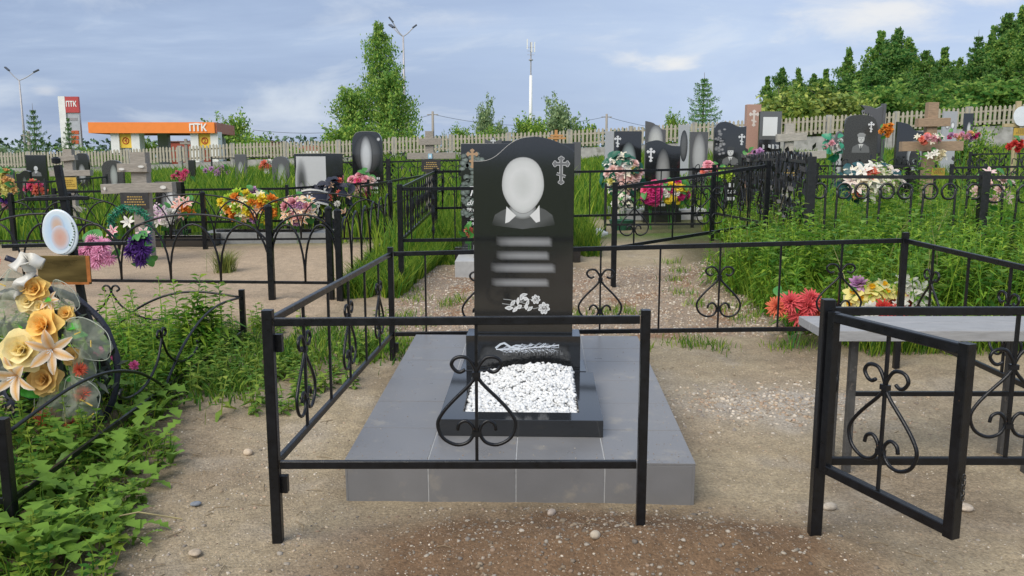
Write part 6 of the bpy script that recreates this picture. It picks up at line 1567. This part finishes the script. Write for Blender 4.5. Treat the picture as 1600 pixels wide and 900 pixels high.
x, y = region(16000, 2.8, 8.5, 8.8, 14, lambda x, y: x > 2.9+.05*(y-8.8)); stuff(obj('back_weed_grass', blades('back_weed_grass', x, y, .15+.35*NR.random(len(x)), .016, m_grass, .5)))
x, y = region(260, 2.3, 5.6, 6.3, 9.0, wm); stuff(obj('broad_weeds', stalks('broad_weeds', x, y, .28+.42*NR.random(len(x))**1.4, M('broad_weed_leaf', (.17, .32, .06), .65, .2, 5, spec=.2, island=.4, transl=.4), .15, .036, 14)))
x, y = region(120, 2.4, 6.5, 6.4, 12, lambda x, y: x > 2.4+.1*(y-6)); stuff(obj('dry_weed_stems', blades('dry_weed_stems', x, y, .4+.5*NR.random(len(x)), .007, m_straw, .3)))
x, y = region(300, -2.2, -.9, 4.7, 7.1, lambda x, y: (fbm(x*2.1+4, y*2.1, 2) > .50) & (x < -1.02-.25*(y < 5.2)) ); stuff(obj('fence_foot_weeds', stalks('fence_foot_weeds', x, y, .07+.17*NR.random(len(x))**1.5, m_herb2, .075, .016, 13)))
x, y = region(210, -4.2, -2.15, 4.5, 7.2, lambda x, y: fbm(x*2.1, y*2.1, 2) > .38); stuff(obj('plot_back_weeds', stalks('plot_back_weeds', x, y, .10+.38*NR.random(len(x))**1.7, m_weed, .09, .013, 22)))
def weedplant(label, u, vt, Y, seed, group=None):
    p = P(u, vt, Y); z0 = gs(p.x, Y); h = p.z-z0; n = 5
    x = np.array([p.x+R.uniform(-.08, .08) for _ in range(n)]); y = np.array([Y+R.uniform(-.08, .08) for _ in range(n)]); hh = np.array([h]+[h*R.uniform(.6, .95) for _ in range(n-1)])
    me = stalks('leafy_weed', x, y, hh, m_weed, .17, .018, 40); me.transform(Matrix.Translation((-p.x, -Y, -z0)))
    tag(obj('leafy_weed', me, loc=(p.x, Y, z0)), label, 'weed', group)
weedplant('tallest bushy weed in front of the big brown cross plaque', 1440, 236, 9.0, 1); weedplant('slim upright weed left of the tallest bushy weed', 1393, 246, 9.1, 2); weedplant('pale green weed rising at the left end of the weed bed', 1268, 318, 7.2, 3); weedplant('weed growing between the two back fences at the right edge', 1560, 330, 7.4, 4)
weedplant('weed rising from the low arched fence plot beside its corner post', 292, 432, 6.1, 5); weedplant('second weed in the low arched fence plot near the corner post', 330, 445, 6.2, 6)

# herbs in the left foreground plot
def inplot(x, y): return (x < np.maximum(-1.50-.28*(y-2.9), -2.02)+.25*(vnoise(x*4, y*4)-.5)) & (x > -.72*y)
def leafy(name, n, x0, x1, y0, y1, f, hr, lf, lw, mat, per=9):
    x, y = region(n, x0, x1, y0, y1, f); h = (hr[0]+(hr[1]-hr[0])*NR.random(len(x)))*np.where((x > -2.2) & (y > 3.2), .42, np.where(y < 3.2, .6, 1.0)); return stuff(obj(name, stalks(name, x, y, h, mat, lf, lw, per, .0)))
leafy('garden_herbs', 1700, -4.6, -1.3, 2.7, 6.6, lambda x, y: inplot(x, y) & (fbm(x*2.2, y*2.2, 2) > .30), (.06, .26), .055, .020, m_herb, 12)
leafy('pale_herbs', 650, -4.6, -1.3, 2.9, 6.6, lambda x, y: inplot(x, y) & (fbm(x*1.7+8, y*1.7, 2) > .50), (.10, .34), .06, .013, m_herb2, 20)
x, y = region(9000, -4.6, -1.2, 2.5, 7.0, inplot); stuff(obj('low_grass', blades('low_grass', x, y, .05+.14*NR.random(len(x)), .005, m_grass, .8)))
# jagged dandelion rosettes and dock leaves
def jagged(L, w, jag, nseg=9, bend=.9):
    b = MB(); prev = None; r, z, a = 0, 0, .75
    for k in range(nseg+1):
        t = k/nseg; ww = w*(.18+.95*math.sin(PI*min(1, t*.62+.0))**1.0)*(1 if t < .92 else .45)*(1+jag*(1 if k % 2 else -1)); ww = max(.002, ww if k < nseg else .003)
        row = (b.av((r, -ww, z+.25*ww)), b.av((r, 0, z-.0)), b.av((r, ww, z+.25*ww)))
        if prev: b.f.append((prev[0], prev[1], row[1], row[0])); b.f.append((prev[1], prev[2], row[2], row[1]))
        prev = row; r += L/nseg*math.cos(a); z += L/nseg*math.sin(a); a -= bend*1.5/nseg
    return b
LV = [jagged(.25, .021, .48, 13, 1.0).mesh('leaf', m_leafB, True), jagged(.21, .022, .28, 11, bend=1.1).mesh('leaf', m_leafB, True), jagged(.23, .036, .12, 9, bend=.8).mesh('leaf', M('dock_leaf', (.13, .25, .04), .6, .2, 10, island=.3, transl=.3), True)]
def rosette(u, v, n, s, kinds, label='jagged leaved dandelion rosette at the edge of the weedy plot at bottom left', group='dandelions at bottom left'):
    p = G(u, v); t = thing('dandelion', label, 'weed', (p.x, p.y, gs(p.x, p.y)-.01), 0, group)
    for i in range(n):
        m_ = LV[R.choice(kinds)]; obj('leaf', m_, t, (R.uniform(-.02, .02), R.uniform(-.02, .02), 0), (R.uniform(-.3, .3), R.uniform(-.75, -.05), 2*PI*i/n+R.uniform(-.4, .4)), s*R.uniform(.7, 1.2))
for u, v, n, s in ((150, 770, 9, 1.1), (185, 740, 8, 1.1), (60, 850, 10, 1.2), (110, 880, 9, 1.0), (20, 800, 9, 1.2), (205, 720, 7, .9), (230, 760, 7, .8), (160, 850, 7, .8), (40, 900, 10, 1.1), (130, 800, 8, 1.0), (90, 770, 9, 1.1), (240, 700, 7, .9), (215, 850, 5, .55), (270, 640, 7, .8), (300, 610, 7, .7), (310, 570, 7, .8), (350, 585, 6, .7), (200, 660, 8, 1.0), (170, 700, 8, 1.0), (120, 840, 8, 1.05), (70, 800, 8, 1.1), (30, 870, 8, 1.1), (180, 790, 6, .8), (100, 720, 8, 1.3), (215, 690, 7, 1.2), (250, 650, 7, 1.1), (140, 720, 7, 1.0), (60, 880, 8, 1.1), (190, 830, 7, .9), (290, 590, 8, 1.1), (260, 600, 8, 1.1), (230, 625, 8, 1.2)):
    rosette(u, v, n, s, (0, 0, 1))
for u, v, lab in ((262, 725, 'broad light green leaf tuft sticking out over the path edge'), (80, 740, 'broad dock leaves under the low fence rail'), (170, 810, 'greyish broad leaf plant at the path edge'), (350, 545, 'broad leaf clump beside the corner post of the low fence')):
    rosette(u, v, 6, .72, (2, 2, 1), lab, None)
for i, (u, v) in enumerate(((152, 549), (174, 556), (207, 571))):
    p = P(u, v, 4.75); z0 = gs(p.x, 4.75); t = thing('pink_flower', ('small pink flower nearest the wreath', 'small pink flower in the middle of three by the wreath', 'pink and white flower furthest from the wreath')[i], 'flower', (p.x, 4.75, z0))
    MB().tube([(0, 0, 0), (.01, 0, p.z-z0)], .003, 4).build('stem', m_gleaf, t); obj('blossom', flower('carnation', (.78, .16, .36)), t, (0.01, 0, p.z-z0), facing((.2, -1, .6)), .034)
for (u0, v0, u1, v1, lab) in ((150, 832, 285, 818, 'long dry straw lying across the weeds at the path edge'), (46, 720, 62, 690, 'dry straw stem standing under the wreath')):
    a, c = G(u0, v0), G(u1, v1); 
    b = MB(); b.tube([Vector((0, 0, .05)), (c-a)*.5+Vector((0, 0, .07)), c-a+Vector((0, 0, .02))], .0035, 5); tag(b.build('straw', m_straw, None, loc=(a.x, a.y, gs(a.x, a.y))), lab, 'straw')
# crumbs of soil and sand lying on the tiles
n = 700; a = NR.random(n); x = np.where(a < .5, -HW+.02+np.abs(NR.standard_normal(n))*.14, HW-.02-np.abs(NR.standard_normal(n))*.14); y = NR.random(n)*L_*.98; k = NR.random(n) < .35; y = np.where(k, .01+np.abs(NR.standard_normal(n))*.10, y); x = np.where(k, (NR.random(n)*2-1)*HW*.97, x)
k = (np.abs(x) > .42) | (y < .28); x, y = x[k], y[k]; n = len(x)
stuff(obj('tile_crumbs', rocks('tile_crumbs', x, y, np.full(n, HT+.0008), .0008+.0024*NR.random(n)**3, pal[NR.integers(0, len(pal), n)]*.8, m_stone), loc=(PX, PY, 0), rot=(PT, 0, PZ)))
# twigs and crumbs of dry litter on the soil
b = MB()
for i in range(260):
    x_, y_ = R.uniform(-1.9, 2.8), R.uniform(2.4, 6.2)
    if -.85 < x_ < .93 and 3.5 < y_ < 5.9: continue
    if R.random() < .5: x_ = R.gauss(-1.45, .3)-.1*(y_-3)
    a = R.uniform(0, PI); l = R.uniform(.02, .09); z_ = gs(x_, y_)+.004; b.tube([(x_, y_, z_), (x_+l*math.cos(a)*.5, y_+l*math.sin(a)*.5, z_+R.uniform(0, .006)), (x_+l*math.cos(a), y_+l*math.sin(a), gs(x_+l*math.cos(a), y_+l*math.sin(a))+.003)], .0016, 4)
stuff(b.build('dry_twigs', M('dry_twig', (.22, .16, .09), .8, .3, 30)))
